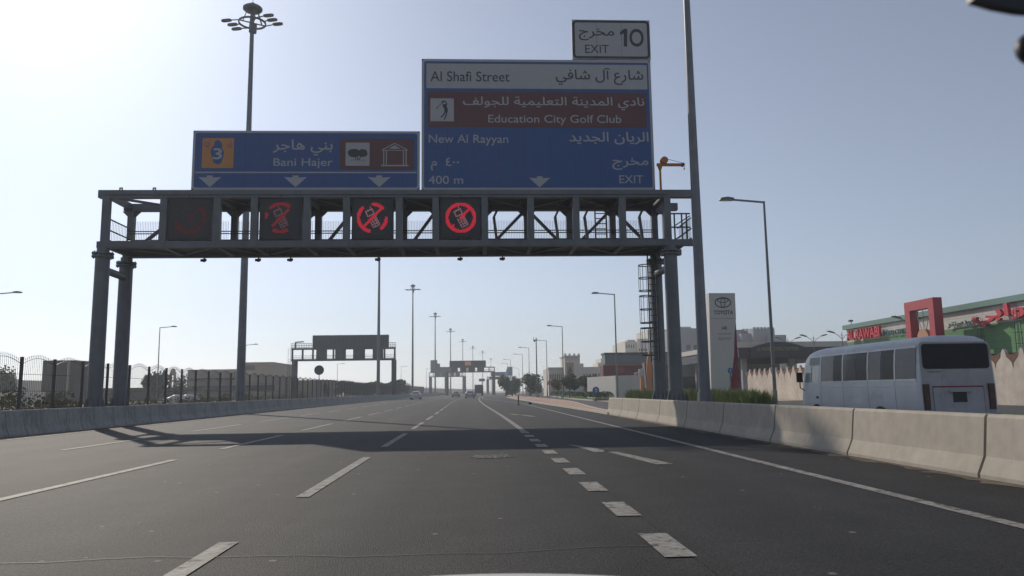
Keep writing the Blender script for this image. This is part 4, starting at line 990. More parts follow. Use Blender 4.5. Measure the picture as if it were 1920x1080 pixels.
# ------------------------------------------------------------------ cars
def make_car(paint, kind='sedan', name='car'):
    t = empty(name, (0,0,0), '', 'car'); O = (0,0,0)
    st = {'sedan': [(-2.25,.38,.8,.82,.74,.66),(-2.2,.26,.94,.97,.84,.74),(-1.6,.22,.99,1.03,.88,.74),(-.95,.22,.98,1.37,.89,.60),(-.2,.22,.97,1.45,.9,.60),(.5,.22,.95,1.38,.9,.6),(1.2,.22,.92,.98,.89,.72),(2.0,.24,.8,.84,.85,.7),(2.25,.34,.6,.64,.74,.6)],
          'suv': [(-2.3,.45,1.0,1.02,.86,.8),(-2.25,.36,1.08,1.15,.92,.8),(-2.1,.32,1.1,1.72,.93,.68),(-1.0,.32,1.1,1.82,.94,.68),(.3,.32,1.08,1.8,.94,.68),(.9,.32,1.06,1.42,.94,.72),(1.3,.32,1.05,1.12,.93,.78),(2.1,.34,.95,1.0,.9,.76),(2.35,.45,.7,.75,.8,.7)]}[kind]
    half = lambda s: [(s[4]*.93, s[1]), (s[4], s[1]+.25*(s[2]-s[1])), (s[4], s[2]), (s[5], s[3]-.04), (s[5]*.75, s[3])]
    vs = []; n = 10
    for s in st:
        h = half(s); vs += [(a, s[0], z) for a, z in h]+[(-a, s[0], z) for a, z in reversed(h)]
    fs = [(j*n+i, j*n+(i+1) % n, (j+1)*n+(i+1) % n, (j+1)*n+i) for j in range(len(st)-1) for i in range(n)]
    MB().add(vs, fs+[tuple(range(n-1, -1, -1)), tuple(range((len(st)-1)*n, len(st)*n))]).build('body', paint, t, True, O)
    def glass(nm, pts): MB().add(pts, [tuple(range(len(pts)))]).build(nm, M['glass'], t, origin=O)
    a, b = (st[2], st[3]) if kind == 'sedan' else (st[1], st[2])
    q = lambda s, f, dz: (s[5]*f, s[0]-.02, s[3]+dz)
    A, B_ = q(a, .88, .015), q(b, .9, -.01)
    glass('rear_window', [(-A[0], A[1], A[2]), (A[0], A[1], A[2]), (B_[0], B_[1], B_[2]), (-B_[0], B_[1], B_[2])])
    for sx in (-1, 1):
        ks = st[3:6] if kind == 'sedan' else st[2:6]
        lo = [(sx*(s[4]-.02), s[0], s[2]+.03) for s in ks]; hi = [(sx*(s[5]+.025), s[0], s[3]-.08) for s in ks]
        glass('side_window', lo+hi[::-1])
        m = MB(); zb = st[1][2]; m.box(sx*.62-.16, sx*.62+.16, st[1][0]-.06, st[1][0]+.05, zb-.22, zb-.04); m.build('tail_light', M['taillight'], t, origin=O)
        for yy in (-1.35, 1.38):
            w_ = MB(); w_.tube((sx*.66, yy, .32), (sx*.92, yy, .32), .32, .32, 16); w_ = w_.build('wheel', M['rubber'], t, origin=O)
            r_ = MB(); r_.tube((sx*.921, yy, .32), (sx*.93, yy, .32), .2, .17, 12); r_.build('rim', M['alu'], w_, origin=O)
    m = MB(); m.box(-.82, .82, st[1][0]-.1, st[1][0]+.1, .28, .5); m.build('bumper', paint, t, origin=O)
    m = MB(); m.box(-.26, .26, st[1][0]-.075, st[1][0]-.055, .62, .75); m.build('number_plate', M['signwhite'], t, origin=O)
    return t
cw = make_car(M['carwhite']); cs = make_car(M['carsilver']); cp = make_car(M['carpink']); sv_ = make_car(M['cardark'], 'suv')
def put(o, px, D, lb, rz=0, z=0):
    o.location = (at(px, 735, D).x, D, z); o['label'] = lb; o.rotation_euler = (0, 0, rz); return o
put(cw, 780, 146, 'white sedan driving away in the left lane near the barrier')
put(cs, 881, 150, 'silver white sedan driving away in the middle of our lane')
put(cp, 855, 185, 'small beige pink sedan driving away between two pale sedans')
put(sv_, 955, 205, 'dark four-wheel-drive car on the service road beside the trees', z=.02)
for i, (px, D, lb, rz) in enumerate(((331, 150, 'white parked car behind the mesh fence, left of two', 1.75), (352, 152, 'white parked car behind the mesh fence, right of two', 1.65))):
    put(copy_tree(cw), px, D, lb, rz)['group'] = 'cars parked beyond the fence'
D = 215; x = at(898, 735, D).x; t = empty('truck', (x, D, 0), 'dark loaded truck far ahead on our road below a brown sign', 'truck')
mb = MB(); mb.box(x-1.25, x+1.25, D, D+6, 1.0, 1.35); mb.prism([(x-1.2,1.35),(x+1.2,1.35),(x+1.15,2.9),(x+.3,3.15),(x-.5,3.0),(x-1.15,2.7)], 'y', D+.05, D+5.8); mb.build('cargo', M['cardark'], t)
mb = MB(); mb.box(x-1.2, x+1.2, D+6.3, D+8.2, .7, 3.2); mb.build('cab', M['carsilver'], t)
for sx in (-1, 1):
    for yy in (1.2, 2.4, 7.2): mb = MB(); mb.tube((x+sx*.75, D+yy, .5), (x+sx*1.2, D+yy, .5), .5, .5, 14); mb.build('wheel', M['rubber'], t)
    mb = MB(); mb.box(x+sx*.95-.15, x+sx*.95+.15, D-.05, D-.001, 1.05, 1.25); mb.build('tail_light', M['taillight'], t)

# ------------------------------------------------------------------ the dealer pylon
PD = 60.0
t = empty('pylon_sign', (at(1356, 735, PD).x, PD, 0), 'tall beige car dealer pylon with oval emblem and red edge', 'pylon sign')
sg = Sign(t, PD)
pts = [sg.P(*p) for p in ((1329,549.5),(1378,549.5),(1380,597),(1377,630),(1376.5,665),(1372.5,700),(1365.5,738),(1334,738))]
pts = [(a, max(0, b)) for a, b in pts]
MB().prism(pts[::-1], 'y', PD, PD+.75).build('panel', M['pylon'], t)
pts = [sg.P(*p) for p in ((1375,597),(1379.8,597),(1388,738),(1367,738))]
MB().prism(pts[::-1], 'y', PD+.06, PD+.69).build('red_edge', M['reddark'], t)
mb = MB(); a, b = sg.P(1331.5, 597.5); c = sg.P(1379, 597.5)[0]; mb.box(a, c, PD-.003, PD-.001, b-.012, b+.012); mb.build('seam', M['chrome'], t)
def ellring(cx, cy, rx, ry, wd, n=26):
    return [[(cx+rx*math.cos(2*math.pi*i/n), cy+ry*math.sin(2*math.pi*i/n)), (cx+rx*math.cos(2*math.pi*(i+1)/n), cy+ry*math.sin(2*math.pi*(i+1)/n)), (cx+(rx-wd)*math.cos(2*math.pi*(i+1)/n), cy+(ry-wd)*math.sin(2*math.pi*(i+1)/n)), (cx+(rx-wd)*math.cos(2*math.pi*i/n), cy+(ry-wd)*math.sin(2*math.pi*i/n))] for i in range(n)]
e_ = sg.poly('emblem', ellring(1355.2, 567.3, 15.6, 10.2, 2.1), 1, M['chrome'])
sg.poly('emblem_ovals', ellring(1355.2, 563.3, 10.8, 4.6, 1.5), 2, M['chrome'], e_); sg.poly('emblem_ovals', ellring(1355.2, 567.6, 4.7, 9.0, 1.6), 3, M['chrome'], e_)
sg.text('lettering', 'TOYOTA', (1338, 581.8, 1374.7, 589.6), 1, M['pylontext'], .05)
sg.text('lettering', 'AAB', (1353, 611.5, 1362.5, 618), 1, M['pylontext'], .05)
sg.text('lettering', arabic('عبدالله عبدالغني واخوانه'), (1347, 624, 1372, 628.4), 1, M['pylontext'])
sg.text('lettering', 'ABDULLAH ABDULGHANI', (1346, 632.5, 1371.5, 634.6), 1, M['pylontext'])
sg.text('lettering', '& BROS. CO. W.L.L.', (1348, 635.6, 1370, 637.6), 1, M['pylontext'])

# ------------------------------------------------------------------ compound wall with pointed merlons
WX, W0, PT = 33.0, 38.0, 1.6
W1 = Yx(1394, WX, 710)
wl = empty('compound_wall', (WX, (W0+W1)/2, 0), 'long beige wall with pointed merlons and brown infills behind the minibus', 'wall')
pts = [(W0, 0)]; y = W0; pat = [(0,2.62),(.10,2.78),(.30,2.92),(.54,3.04),(.66,3.36),(.8,3.5),(.94,3.36),(1.06,3.04),(1.30,2.92),(1.5,2.78)]
while y+PT <= W1+.01: pts += [(y+a, b) for a, b in pat]; y += PT
yend = y; pts += [(yend, 2.62), (yend, 0)]
me = MB(); me.v = []; front = [(WX, a, b) for a, b in pts]
mb = MB(); mb.box(WX, WX+.22, W0, yend, 0, 2.62)
y = W0
while y+PT <= W1+.01:
    q = [(y+a, b) for a, b in pat]+[(y+PT, 2.62)]; mb.prism(q, 'x', WX, WX+.22); y += PT
mb.build('masonry', M['compound'], wl)
mb = MB(); y = W0+PT/2
while y+PT <= W1-.5:
    mb.prism([(y+.3,2.96),(y+.24,3.2),(y+.5,3.24),(y+.56,3.12),(y+1.04,3.12),(y+1.1,3.24),(y+1.36,3.2),(y+1.3,2.96),(y+1.05,2.78),(y+.87,2.62),(y+.8,2.3),(y+.73,2.62),(y+.55,2.78)], 'x', WX-.015, WX+.2); y += PT
mb.build('merlon_infill', M['merlon'], wl)

# ------------------------------------------------------------------ green and white shop building
def cladmat(name, c, bw=1.25, bh=.62):
    m = mat(name, c, .55, var=.05, var2=.08, scale2=.3); n = m.node_tree.nodes; l = m.node_tree.links; p = n['Principled BSDF']
    tc = [q for q in n if q.type == 'TEX_COORD'][0]; sp = n.new('ShaderNodeSeparateXYZ'); cb = n.new('ShaderNodeCombineXYZ'); l.new(tc.outputs['Object'], sp.inputs[0])
    ad = n.new('ShaderNodeMath'); ad.operation = 'ADD'; l.new(sp.outputs[0], ad.inputs[0]); l.new(sp.outputs[1], ad.inputs[1])
    l.new(ad.outputs[0], cb.inputs[0]); l.new(sp.outputs[2], cb.inputs[1])
    br = n.new('ShaderNodeTexBrick'); br.offset = 0; br.inputs['Scale'].default_value = 1; br.inputs['Brick Width'].default_value = bw; br.inputs['Row Height'].default_value = bh; br.inputs['Mortar Size'].default_value = .018
    l.new(cb.outputs[0], br.inputs[0]); old = p.inputs['Base Color'].links[0].from_socket
    mx = n.new('ShaderNodeMix'); mx.data_type = 'RGBA'; l.new(br.outputs['Fac'], mx.inputs[0]); l.new(old, mx.inputs[6]); mx.inputs[7].default_value = (c[0]*.6, c[1]*.6, c[2]*.6, 1); l.new(mx.outputs[2], p.inputs['Base Color'])
    return m
M['clad_w'] = cladmat('white_cladding', (.50,.475,.45)); M['clad_g'] = cladmat('green_panel_cladding', (.078,.21,.072))
BX, BY0 = 45.2, 36.0
BY1 = Yx(1590, BX)
yb = lambda p: Yx(p, BX, 615)
t = empty('shop_building', (BX, 70, 0), 'long white and green food shop with red letters on its front', 'building')
MB().box(BX, BX+40, BY0, BY1, 6.55, 8.1).build('white_band', M['clad_w'], t)
MB().box(BX-.02, BX+40, BY0, BY1-.03, 3.9, 6.55).build('green_band', M['clad_g'], t)
MB().box(BX+.3, BX+40, BY0, BY1-.4, 0, 3.9).build('ground_floor', M['greywall'], t)
MB().box(BX-.35, BX+40.3, BY0, BY1+.3, 8.1, 8.62).build('roof_trim', M['teal'], t)
sp_ = MB()
for k in range(8): y = BY0+2+k*5.4; sp_.box(BX+.26, BX+.299, y, y+3.4, .4, 3.3)
sp_.build('shop_window', M['window'], t)
def wall_text(body, ya, yb, z0, z1, m, dp, bold=.02):
    mb = MB(); letter(mb, body, (BX-.06-dp, 0, 0), (0,-1,0), (0,0,1), (-1,0,0), -ya, -yb, z0, z1, bold, .05, dp); return mb.build('lettering', m, t)
wall_text('AL RAWABI', yb(1595), yb(1658), 6.68, 7.88, M['redletter'], .28, .05)
wall_text('FOOD CENTRE', yb(1661), yb(1708), 6.72, 7.25, M['tealtext'], .12, .03)
wall_text(arabic('الروابي'), yb(1836), yb(2000), 6.35, 8.05, M['redletter'], .28, .05)
wall_text(arabic('فودسنتر'), yb(1782), yb(1834), 6.6, 7.3, M['tealtext'], .12, .03)
D_ = tag(MB().add([], []).build('x', M['red']), '') if False else None
pt = empty('portal', (42.4, 73, 0), 'big red square portal frame standing before the green and white shop', 'portal')
XP = 42.0
A0, A1 = Yx(1752, XP, 600), Yx(1697, XP, 600)
mb = MB(); mb.box(XP, XP+.85, A0, A0+.85, 0, 8.4); mb.box(XP, XP+.85, A1-.85, A1, 0, 8.4); mb.box(XP, XP+.85, A0, A1, 8.4, 9.28); mb.build('frame', M['red'], pt)
for z0, yy in ((8.35, A0+1.2), (8.35, A1-1.2), (8.35, (A0+A1)/2)):
    mb = MB(); mb.tube((XP+.4, yy, z0), (XP+.4, (A0+A1)/2, 5.6), .035, .035, 6)
    mb.build('cable', M['signwhite'], pt)
mb = MB(); mb.tube((XP+.2,(A0+A1)/2,5.6), (XP+.6,(A0+A1)/2,5.6), .95, .95, 24); mb.build('round_plaque', mat('plaque_tan', (.42,.22,.12), .7), pt)
MB().box(XP+.05, XP+.8, A0+.85, A1-.85, 4.9, 5.4).build('cross_beam', M['reddark'], pt)
for (px, D, zt, n, sd, lb) in ((1840, 58, 6.4, 6, 3, 'bundle of bare steel rods left of the red Arabic letters'), (1911, 54, 6.6, 7, 5, 'bundle of bare steel rods at the right picture edge')):
    rn = random.Random(sd); c = at(px, 640, D); mb = MB()
    for i in range(n): dx = (i-(n-1)/2)*.085+rn.uniform(-.02, .02); mb.tube((c.x+dx, D+rn.uniform(-.2,.2), 0), (c.x+dx+rn.uniform(-.05,.05), D, zt+rn.uniform(-.5,.3)), .014, .014, 5)
    for z in (4.2, 5.0): mb.bar((c.x-.33, D, z), (c.x+.33, D, z), .03)
    tag(mb.build('rebar_bundle', M['darksteel'], origin=(c.x, D, 0)), lb, 'rebar')
x = at(1628, 604, 90.6).x; fl = MB(); fl.bar((BX-.1, 90.0, 8.62), (BX-.1, 90.0, 9.0), .06); fl.box(BX-.35, BX+.05, 89.8, 90.2, 8.95, 9.15)
tag(fl.build('floodlight', M['darksteel'], origin=(BX-.1, 90, 8.62)), 'small dark floodlight on the shop roof edge above red letters', 'floodlight')

# ------------------------------------------------------------------ buildings
def box_px(mb, p0, p1, ytop, D, depth, zb=0.0, ybot=None):
    x0, x1 = at(p0, ytop, D).x, at(p1, ytop, D).x; z1 = at((p0+p1)/2, ytop, D).z
    if ybot: zb = at((p0+p1)/2, ybot, D).z
    return mb.box(x0, x1, D, D+depth, zb, z1)
def windows(parent, p0, p1, y0, y1, D, nx, ny, fill=.45, m='window', nm='window'):
    x0, x1 = at(p0, y0, D).x, at(p1, y0, D).x; z1, z0 = at((p0+p1)/2, y0, D).z, at((p0+p1)/2, y1, D).z
    for i in range(nx):
        for j in range(ny):
            a = x0+(x1-x0)*(i+.5)/nx; b = z0+(z1-z0)*(j+.5)/ny; hw, hh = (x1-x0)/nx*fill/2, (z1-z0)/ny*fill*.7
            MB().box(a-hw, a+hw, D-.06, D-.004, b-hh, b+hh).build(nm, M[m], parent)
def bldg(name, px, D, label, cat='building'): return empty(name, (at(px, 735, D).x, D, 0), label, cat)
# petrol station
y0, y1 = 106.0, 136.0
x0, x1 = at(1383, 660, y0).x, at(1383, 660, y0).x+21
t = empty('petrol_station', ((x0+x1)/2, y0, 0), 'dark petrol station canopy with pale roof edge behind merlon wall', 'petrol station')
mb = MB(); mb.box(x0, x1, y0, y1, 6.85, 7.6); mb.build('roof_edge', M['cladding'], t)
mb = MB(); mb.box(x0+.2, x1-.2, y0+.2, y1-.2, 5.4, 6.85); mb.build('canopy', M['canopydark'], t)  # soffit and interior shade put into the slab's near-black colour
for x in (38.5, 45.5, 54): 
    for yy in (y0+3, y1-4): MB().box(x-.35, x+.35, yy-.35, yy+.35, 0, 5.4).build('column', M['greywall'], t)
MB().box(x0-8, x1, y1, y1+9, 0, 5.4).build('kiosk', M['greywall'], t)
MB().box(x0-7.5, x1-1, y1-.08, y1-.002, .3, 3.4).build('kiosk_window', M['window'], t)
for x in (41.5, 50): MB().box(x-.4, x+.4, y0+3.5, y0+5, .1, 2.0).build('pump', M['hoarding'], t)
n = 14; ax0, ax1 = at(1406, 664, y0).x, at(1512, 664, y0).x
arc = [(ax0+(ax1-ax0)*i/n, 6.75+.85*math.sin(math.pi*i/n)) for i in range(n+1)]
MB().prism([(ax0, 5.45), (ax1, 5.45)]+arc[::-1], 'y', y0-.25, y0+.15).build('sign_arch', M['canopydark'], t)
mb = MB(); letter(mb, 'AL HAYEL PETROL STATION', (0, y0-.26, 0), (1,0,0), (0,0,1), (0,-1,0), at(1418,664,y0).x, at(1496,664,y0).x, 6.35, 6.85, .03); mb.build('lettering', M['yellowtext'], t)
MB().box(x0+.5, x1-8, y0+12, y0+12.2, 0, 4.2).build('back_wall', M['darksteel'], t)  # dark colour carries the shade of the interior under the canopy
mb = MB(); mb.box(at(1462,690,104).x, at(1471,690,104).x, 103.2, 104, 0, at(1466,682,104).z); tag(mb.build('price_board', M['hoarding'], origin=(at(1466,690,104).x,104,0)), 'small pale upright board under the petrol station canopy', 'board')
# big grey building with crenellated tower
t = bldg('grey_building', 1360, 215, 'big grey castle-like building with crenellated tower behind the petrol station')
mb = MB(); box_px(mb, 1262, 1332, 615.5, 215, 30); box_px(mb, 1332, 1396, 618.5, 217, 26); mb.build('main_block', M['greywall'], t)
mb = MB(); box_px(mb, 1390, 1414, 625, 213, 12); mb.build('curved_wing', M['greywall'], t)
mb = MB(); box_px(mb, 1412, 1452, 616, 211, 18); mb.build('tower', M['greywall'], t)
mb = MB()
for i in range(9): box_px(mb, 1393+i*6.7, 1396.5+i*6.7, 613.2 if i > 2 else 616.2, 211 if i > 2 else 216.5, 1.0, ybot=617 if i > 2 else 619)
mb.build('crenellation', M['greywall'], t)
mb = MB(); box_px(mb, 1444, 1474, 628, 208, 20); mb.build('right_wing', M['greywall'], t)
windows(t, 1284, 1310, 645, 657, 215, 2, 1, .55); windows(t, 1450, 1470, 640, 655, 208, 3, 1, .3)
mb = MB()
for i in range(6): box_px(mb, 1272+i*4.2, 1274.6+i*4.2, 612.6, 216, 1.2, ybot=616.5)
mb.build('roof_tank', M['greywall'], t)
# white apartment blocks
t = bldg('apartment_building', 1195, 270, 'pale stepped apartment block above the dark red shop')
mb = MB(); box_px(mb, 1172, 1196, 640, 272, 25); box_px(mb, 1176, 1189, 637, 275, 20); mb.build('left_block', M['white'], t)
mb = MB(); box_px(mb, 1195, 1216, 635, 270, 25); mb.build('right_block', M['white'], t)
windows(t, 1173, 1190, 643, 656, 272, 4, 1, .35); windows(t, 1197, 1214, 652, 660, 270, 4, 1, .4)
t = bldg('pale_building', 1232, 280, 'tall pale building edge behind the caged ladder'); mb = MB(); box_px(mb, 1214, 1262, 618, 280, 20); mb.build('block', M['white'], t)
# dark red shop with grey upper band
t = bldg('red_shop', 1180, 125, 'shop with dark red sign band, grey top and green roof edge')
mb = MB(); box_px(mb, 1134, 1262, 664, 125, 3, ybot=684); mb.build('upper_band', mat('blue_grey_cladding', (.15,.18,.2), .6), t)
mb = MB(); box_px(mb, 1133, 1263, 660.5, 124.7, 3.6, ybot=664); mb.build('roof_edge', mat('green_roof_edge', (.03,.09,.06), .6), t)
mb = MB(); box_px(mb, 1131, 1262, 684, 124.6, 3.2, ybot=710); mb.build('sign_band', M['maroon'], t)
mb = MB(); box_px(mb, 1132, 1262, 682, 124.5, .05, ybot=685); mb.build('gold_line', mat('gold_line', (.3,.14,.05), .6), t)
mb = MB(); box_px(mb, 1134, 1262, 710, 125.2, 3); mb.build('shop_front', M['window'], t)
mb = MB(); c = at(1164, 693, 124.5); mb.tube((c.x,124.5,c.z), (c.x,124.57,c.z), .62, .62, 24); mb.build('round_badge', mat('badge_brown', (.2,.05,.03), .6), t)
# site hoarding
t = bldg('site_hoarding', 1150, 100, 'plain white sheet hoarding around a plot at the side street', 'hoarding')
xa, xb, xc = at(1101, 712, 112).x, at(1154, 708, 101).x, at(1206, 707, 99).x; zh = 3.1
def hoard(a, b, ya, yb):
    mb = MB(); n = int(math.hypot(b-a, yb-ya)/.25)
    pts = []
    for i in range(n+1): q = i/n; o = .03 if i % 2 else 0; pts.append((a+(b-a)*q, ya+(yb-ya)*q-o))
    mb.strip([[(p[0], p[1], 0) for p in pts], [(p[0], p[1], zh) for p in pts]]); mb.strip([[(p[0], p[1]+.08, zh) for p in pts], [(p[0], p[1]+.08, 0) for p in pts]]); mb.strip([[(p[0], p[1], zh) for p in pts], [(p[0], p[1]+.08, zh) for p in pts]])
    mb.build('sheet', M['hoarding'], t)
hoard(xa, xb, 112, 101); hoard(xb, xc, 101, 99)
# orange and blue totem
D = 93.0; t = bldg('advertising_totem', 1214, D, 'orange and blue slanted advertising totem left of the gantry columns', 'totem'); sg = Sign(t, D)
def slab(nm, pts, m, d0, d1): MB().prism([(sg.P(*p)[0], max(0, sg.P(*p)[1])) for p in pts][::-1], 'y', D+d0, D+d1).build(nm, m, t)
slab('flame_panel', ((1211,738),(1212.5,700),(1213.5,676),(1217.5,656),(1221,676),(1224,738)), M['orangepanel'], 0, .3)
slab('blue_edge', ((1222,738),(1221,690),(1219,660),(1221,656),(1226,738)), M['bluepanel'], .35, .6)
slab('slanted_blade', ((1208.5,728),(1204.5,681),(1207.5,680),(1211.5,727)), M['hoarding'], -.25, -.05)
slab('blue_blade', ((1211,728),(1208,681),(1210.5,680),(1212.5,724)), M['bluepanel'], -.04, .2)
slab('orange_post', ((1200.5,738),(1200.5,706),(1206,706),(1206.5,738)), M['orangepanel'], -.3, .2)
slab('white_bands', ((1197.5,706),(1197.5,692.5),(1205,690.5),(1206,706)), M['signwhite'], -.25, .15)
mb = MB(); letter(mb, 'MO', (0, D-.3, 0), (1,0,0), (0,0,1), (0,-1,0), sg.P(1188,703)[0], sg.P(1197,703)[0], sg.P(1190,704.5)[1], sg.P(1190,698)[1], .03, .05, .1); mb.build('lettering', M['signwhite'], t)
slab('letter_arm', ((1187.5,706),(1187.5,704.8),(1200,704.8),(1200,706)), M['signwhite'], -.22, -.1)
# ornate gate and the long white building
D = 172.0; t = bldg('gate_building', 1072, D, 'ornate pale castle-like gate tower with horned corners'); sg = Sign(t, D)
mb = MB(); box_px(mb, 1058.5, 1079, 668.5, D, 8); box_px(mb, 1079, 1087, 668.5, D+.5, 9); mb.build('tower', M['white'], t)
mb = MB(); box_px(mb, 1057.6, 1087.8, 666.5, D-.5, 10, ybot=669); mb.build('cornice', M['white'], t)
mb = MB()
for p in (1058.5, 1066.5, 1075, 1083.5): box_px(mb, p, p+3.4, 664.8, D-.3, 1.5, ybot=667); box_px(mb, p+.2, p+1.3, 662.6, D-.2, 1, ybot=665); box_px(mb, p+2.2, p+3.3, 662.6, D-.2, 1, ybot=665)
mb.build('horned_crest', M['white'], t)
mb = MB(); q = [sg.P(*p) for p in ((1062,704),(1062,680),(1075.5,680),(1075.5,704))]; mb.prism(q[::-1], 'y', D-.1, D-.004); mb.build('frame_panel', M['beige'], t)
mb = MB(); q = [sg.P(*p) for p in ((1064.5,712),(1064.5,699),(1066,692),(1068.7,686),(1071.5,692),(1073,699),(1073,712))]; mb.prism(q[::-1], 'y', D-.2, D-.104); mb.build('arch', M['merlon'], t)
t = bldg('white_building', 1043, 176, 'long white building with a row of slit windows left of the ornate gate')
mb = MB(); box_px(mb, 1028.5, 1058, 690.5, 176, 14); mb.build('block', M['white'], t); mb = MB(); box_px(mb, 1027.5, 1058.5, 688.7, 175.6, 1, ybot=691); mb.build('parapet', M['white'], t)
windows(t, 1030, 1057, 697, 715, 176, 8, 1, .38)
t = bldg('white_building', 1110, 178, 'lower grey white building between ornate gate and dark red shop')
mb = MB(); box_px(mb, 1087, 1132, 688, 178, 14); box_px(mb, 1087, 1094, 681.5, 180, 8); box_px(mb, 1121, 1129, 680, 182, 8); box_px(mb, 1127, 1134, 672, 184, 8); mb.build('block', M['white'], t)
windows(t, 1092, 1126, 697, 712, 178, 6, 1, .35)
t = bldg('far_wall', 1010, 190, 'low pale boundary wall far behind the right-hand trees', 'wall'); mb = MB(); box_px(mb, 985, 1030, 728, 195, .4); mb.build('masonry', M['white'], t)
# left-hand side
t = bldg('beige_building', 430, 215, 'low beige building behind the fence beside the tall mast')
mb = MB(); box_px(mb, 352, 462, 692.5, 215, 24); mb.build('low_block', M['beige'], t)
mb = MB(); box_px(mb, 459, 512.5, 680, 213, 22); mb.build('tall_block', M['beige'], t)
mb = MB(); box_px(mb, 351, 513, 723, 212.5, 1.2, ybot=733); mb.build('plinth', M['brownblock'], t)
mb = MB(); box_px(mb, 461, 478, 685, 212.8, .15, ybot=694); mb.build('dark_panel', M['merlon'], t)
mb = MB(); box_px(mb, 356, 440, 709, 214.8, .15, ybot=713); mb.build('window_strip', M['window'], t)
mb = MB(); box_px(mb, 458.6, 513, 679, 212.7, 22.6, ybot=681); mb.build('parapet', M['beige'], t)
t = bldg('brown_block', 110, 150, 'plain dark brown windowless block behind the fence on the left')
mb = MB(); box_px(mb, 80.5, 97, 676, 151, 9); mb.build('left_block', M['brownblock'], t)
mb = MB(); box_px(mb, 96, 142, 675.5, 150, 9); mb.build('main_block', M['brownblock'], t)
mb = MB(); box_px(mb, 127, 131, 677, 149.8, .2, ybot=735); mb.build('drain_pipe', M['beige'], t)
t = bldg('white_house', 15, 160, 'small white house with one dark window at the left picture edge'); mb = MB(); box_px(mb, -25, 34, 713, 160, 12); mb.build('block', M['white'], t); windows(t, 5, 14, 716, 725, 160, 1, 1, .5)
t = bldg('minaret', 27, 330, 'tiny slim white minaret seen through the fence at far left', 'minaret'); c = at(27, 714, 330); zt = at(27, 694, 330).z
mb = MB(); mb.tube((c.x,330,0),(c.x,330,zt-3),.9,.8,10); mb.tube((c.x,330,zt-3),(c.x,330,zt),.7,.05,10); mb.build('shaft', M['white'], t); mb = MB(); mb.tube((c.x,330,zt-4.2),(c.x,330,zt-3.6),1.4,1.4,10); mb.build('balcony', M['white'], t)
t = bldg('domed_tower', 322, 240, 'small pale open-arched tower behind the fence left of the beige building', 'tower'); c = at(322, 714, 240); zt = at(322, 691, 240).z
mb = MB(); mb.box(c.x-.75,c.x-.45,240,241.5,0,zt-1); mb.box(c.x+.45,c.x+.75,240,241.5,0,zt-1); mb.box(c.x-.75,c.x+.75,240,241.5,zt-4,zt-3.5); mb.ell((c.x,240.7,zt-1),.8,.8,1.1,10,6); mb.build('masonry', M['beige'], t)
for px0, px1, yt, D, m_, lb in ((160, 350, 727, 190, 'brownblock', 'long low dark wall behind the far parked cars'), (512, 620, 713, 240, 'beige', 'long low brown building under the far gantry'), (-60, 82, 736, 130, 'white', 'low pale boundary wall at the far left')):
    t = bldg('low_wall', (px0+px1)/2, D, lb, 'wall'); mb = MB(); box_px(mb, px0, px1, yt, D, .5 if D < 200 else 12); mb.build('masonry', M[m_], t)
t = bldg('lattice_pylon', 530.5, 420, 'faint lattice power pylon on the horizon left of the far gantry', 'pylon'); c = at(530.5, 735, 420); zt = at(530.5, 690, 420).z; mb = MB()
for sx, sy in ((-1,-1),(1,-1),(1,1),(-1,1)): mb.bar((c.x+sx*1.6,420+sy*1.6,0),(c.x+sx*.35,420+sy*.35,zt),.16)
for k in range(6):
    z = zt*k/6; z2 = zt*(k+1)/6; a, b = 1.6-1.25*k/6, 1.6-1.25*(k+1)/6; mb.bar((c.x-a,418.6,z),(c.x+b,418.9,z2),.12); mb.bar((c.x+a,418.6,z),(c.x-b,418.9,z2),.12)
for z in (zt*.72, zt*.86, zt): mb.bar((c.x-1.9,420,z),(c.x+1.9,420,z),.2)
mb.build('lattice', M['galv'], t)

# ------------------------------------------------------------------ trees, shrubs, grass
def leafcloud(mb, c, rx, ry, rz, n, s, rn, lobes=7):
    L = [(c[0]+rx*.55*rn.uniform(-1,1), c[1]+ry*.55*rn.uniform(-1,1), c[2]+rz*.5*rn.uniform(-1,1), rn.uniform(.42,.72)) for _ in range(lobes)]
    for _ in range(n):
        l = rn.choice(L); a = rn.uniform(0, 6.283); u = rn.uniform(-1, 1); r = l[3]*rn.random()**.45; q = math.sqrt(1-u*u)
        p = Vector((l[0]+rx*r*q*math.cos(a), l[1]+ry*r*q*math.sin(a), l[2]+rz*r*u))
        d1 = Vector((rn.uniform(-1,1), rn.uniform(-1,1), rn.uniform(-1,1))).normalized(); d2 = d1.orthogonal().normalized(); k = s*rn.uniform(.6,1.4)
        mb.add([p-d1*k, p+d2*k*.55, p+d1*k, p-d2*k*.55], [(0,1,2,3)])
def tree(px, ytop, D, wpx, label, cat='tree', m='leaf', n=900, seed=1, trunk=.35, group=None, name='tree', zb=0.0):
    rn = random.Random(seed); c = at(px, 735, D); zt = at(px, ytop, D).z; hw = wpx/2/F*D; t = empty(name, (c.x, D, zb), label, cat, group)
    mb = MB(); cz = zb+(zt-zb)*trunk; q = (c.x+rn.uniform(-.1,.1), D, cz+(zt-cz)*.35); r0 = max(.06, hw*.07)
    mb.tube((c.x,D,zb), q, r0, r0*.7, 8)
    for i in range(5): a = rn.uniform(0, 6.28); mb.tube(q, (q[0]+hw*.6*math.cos(a), D+hw*.6*math.sin(a), cz+(zt-cz)*rn.uniform(.45,.85)), r0*.5, r0*.15, 6)
    mb.build('trunk', M['bark'], t)
    mb = MB(); leafcloud(mb, (c.x, D, (cz+zt)/2), hw, hw, (zt-cz)/2, n, max(.09, hw*.12), rn); mb.build('crown', M[m], t); return t
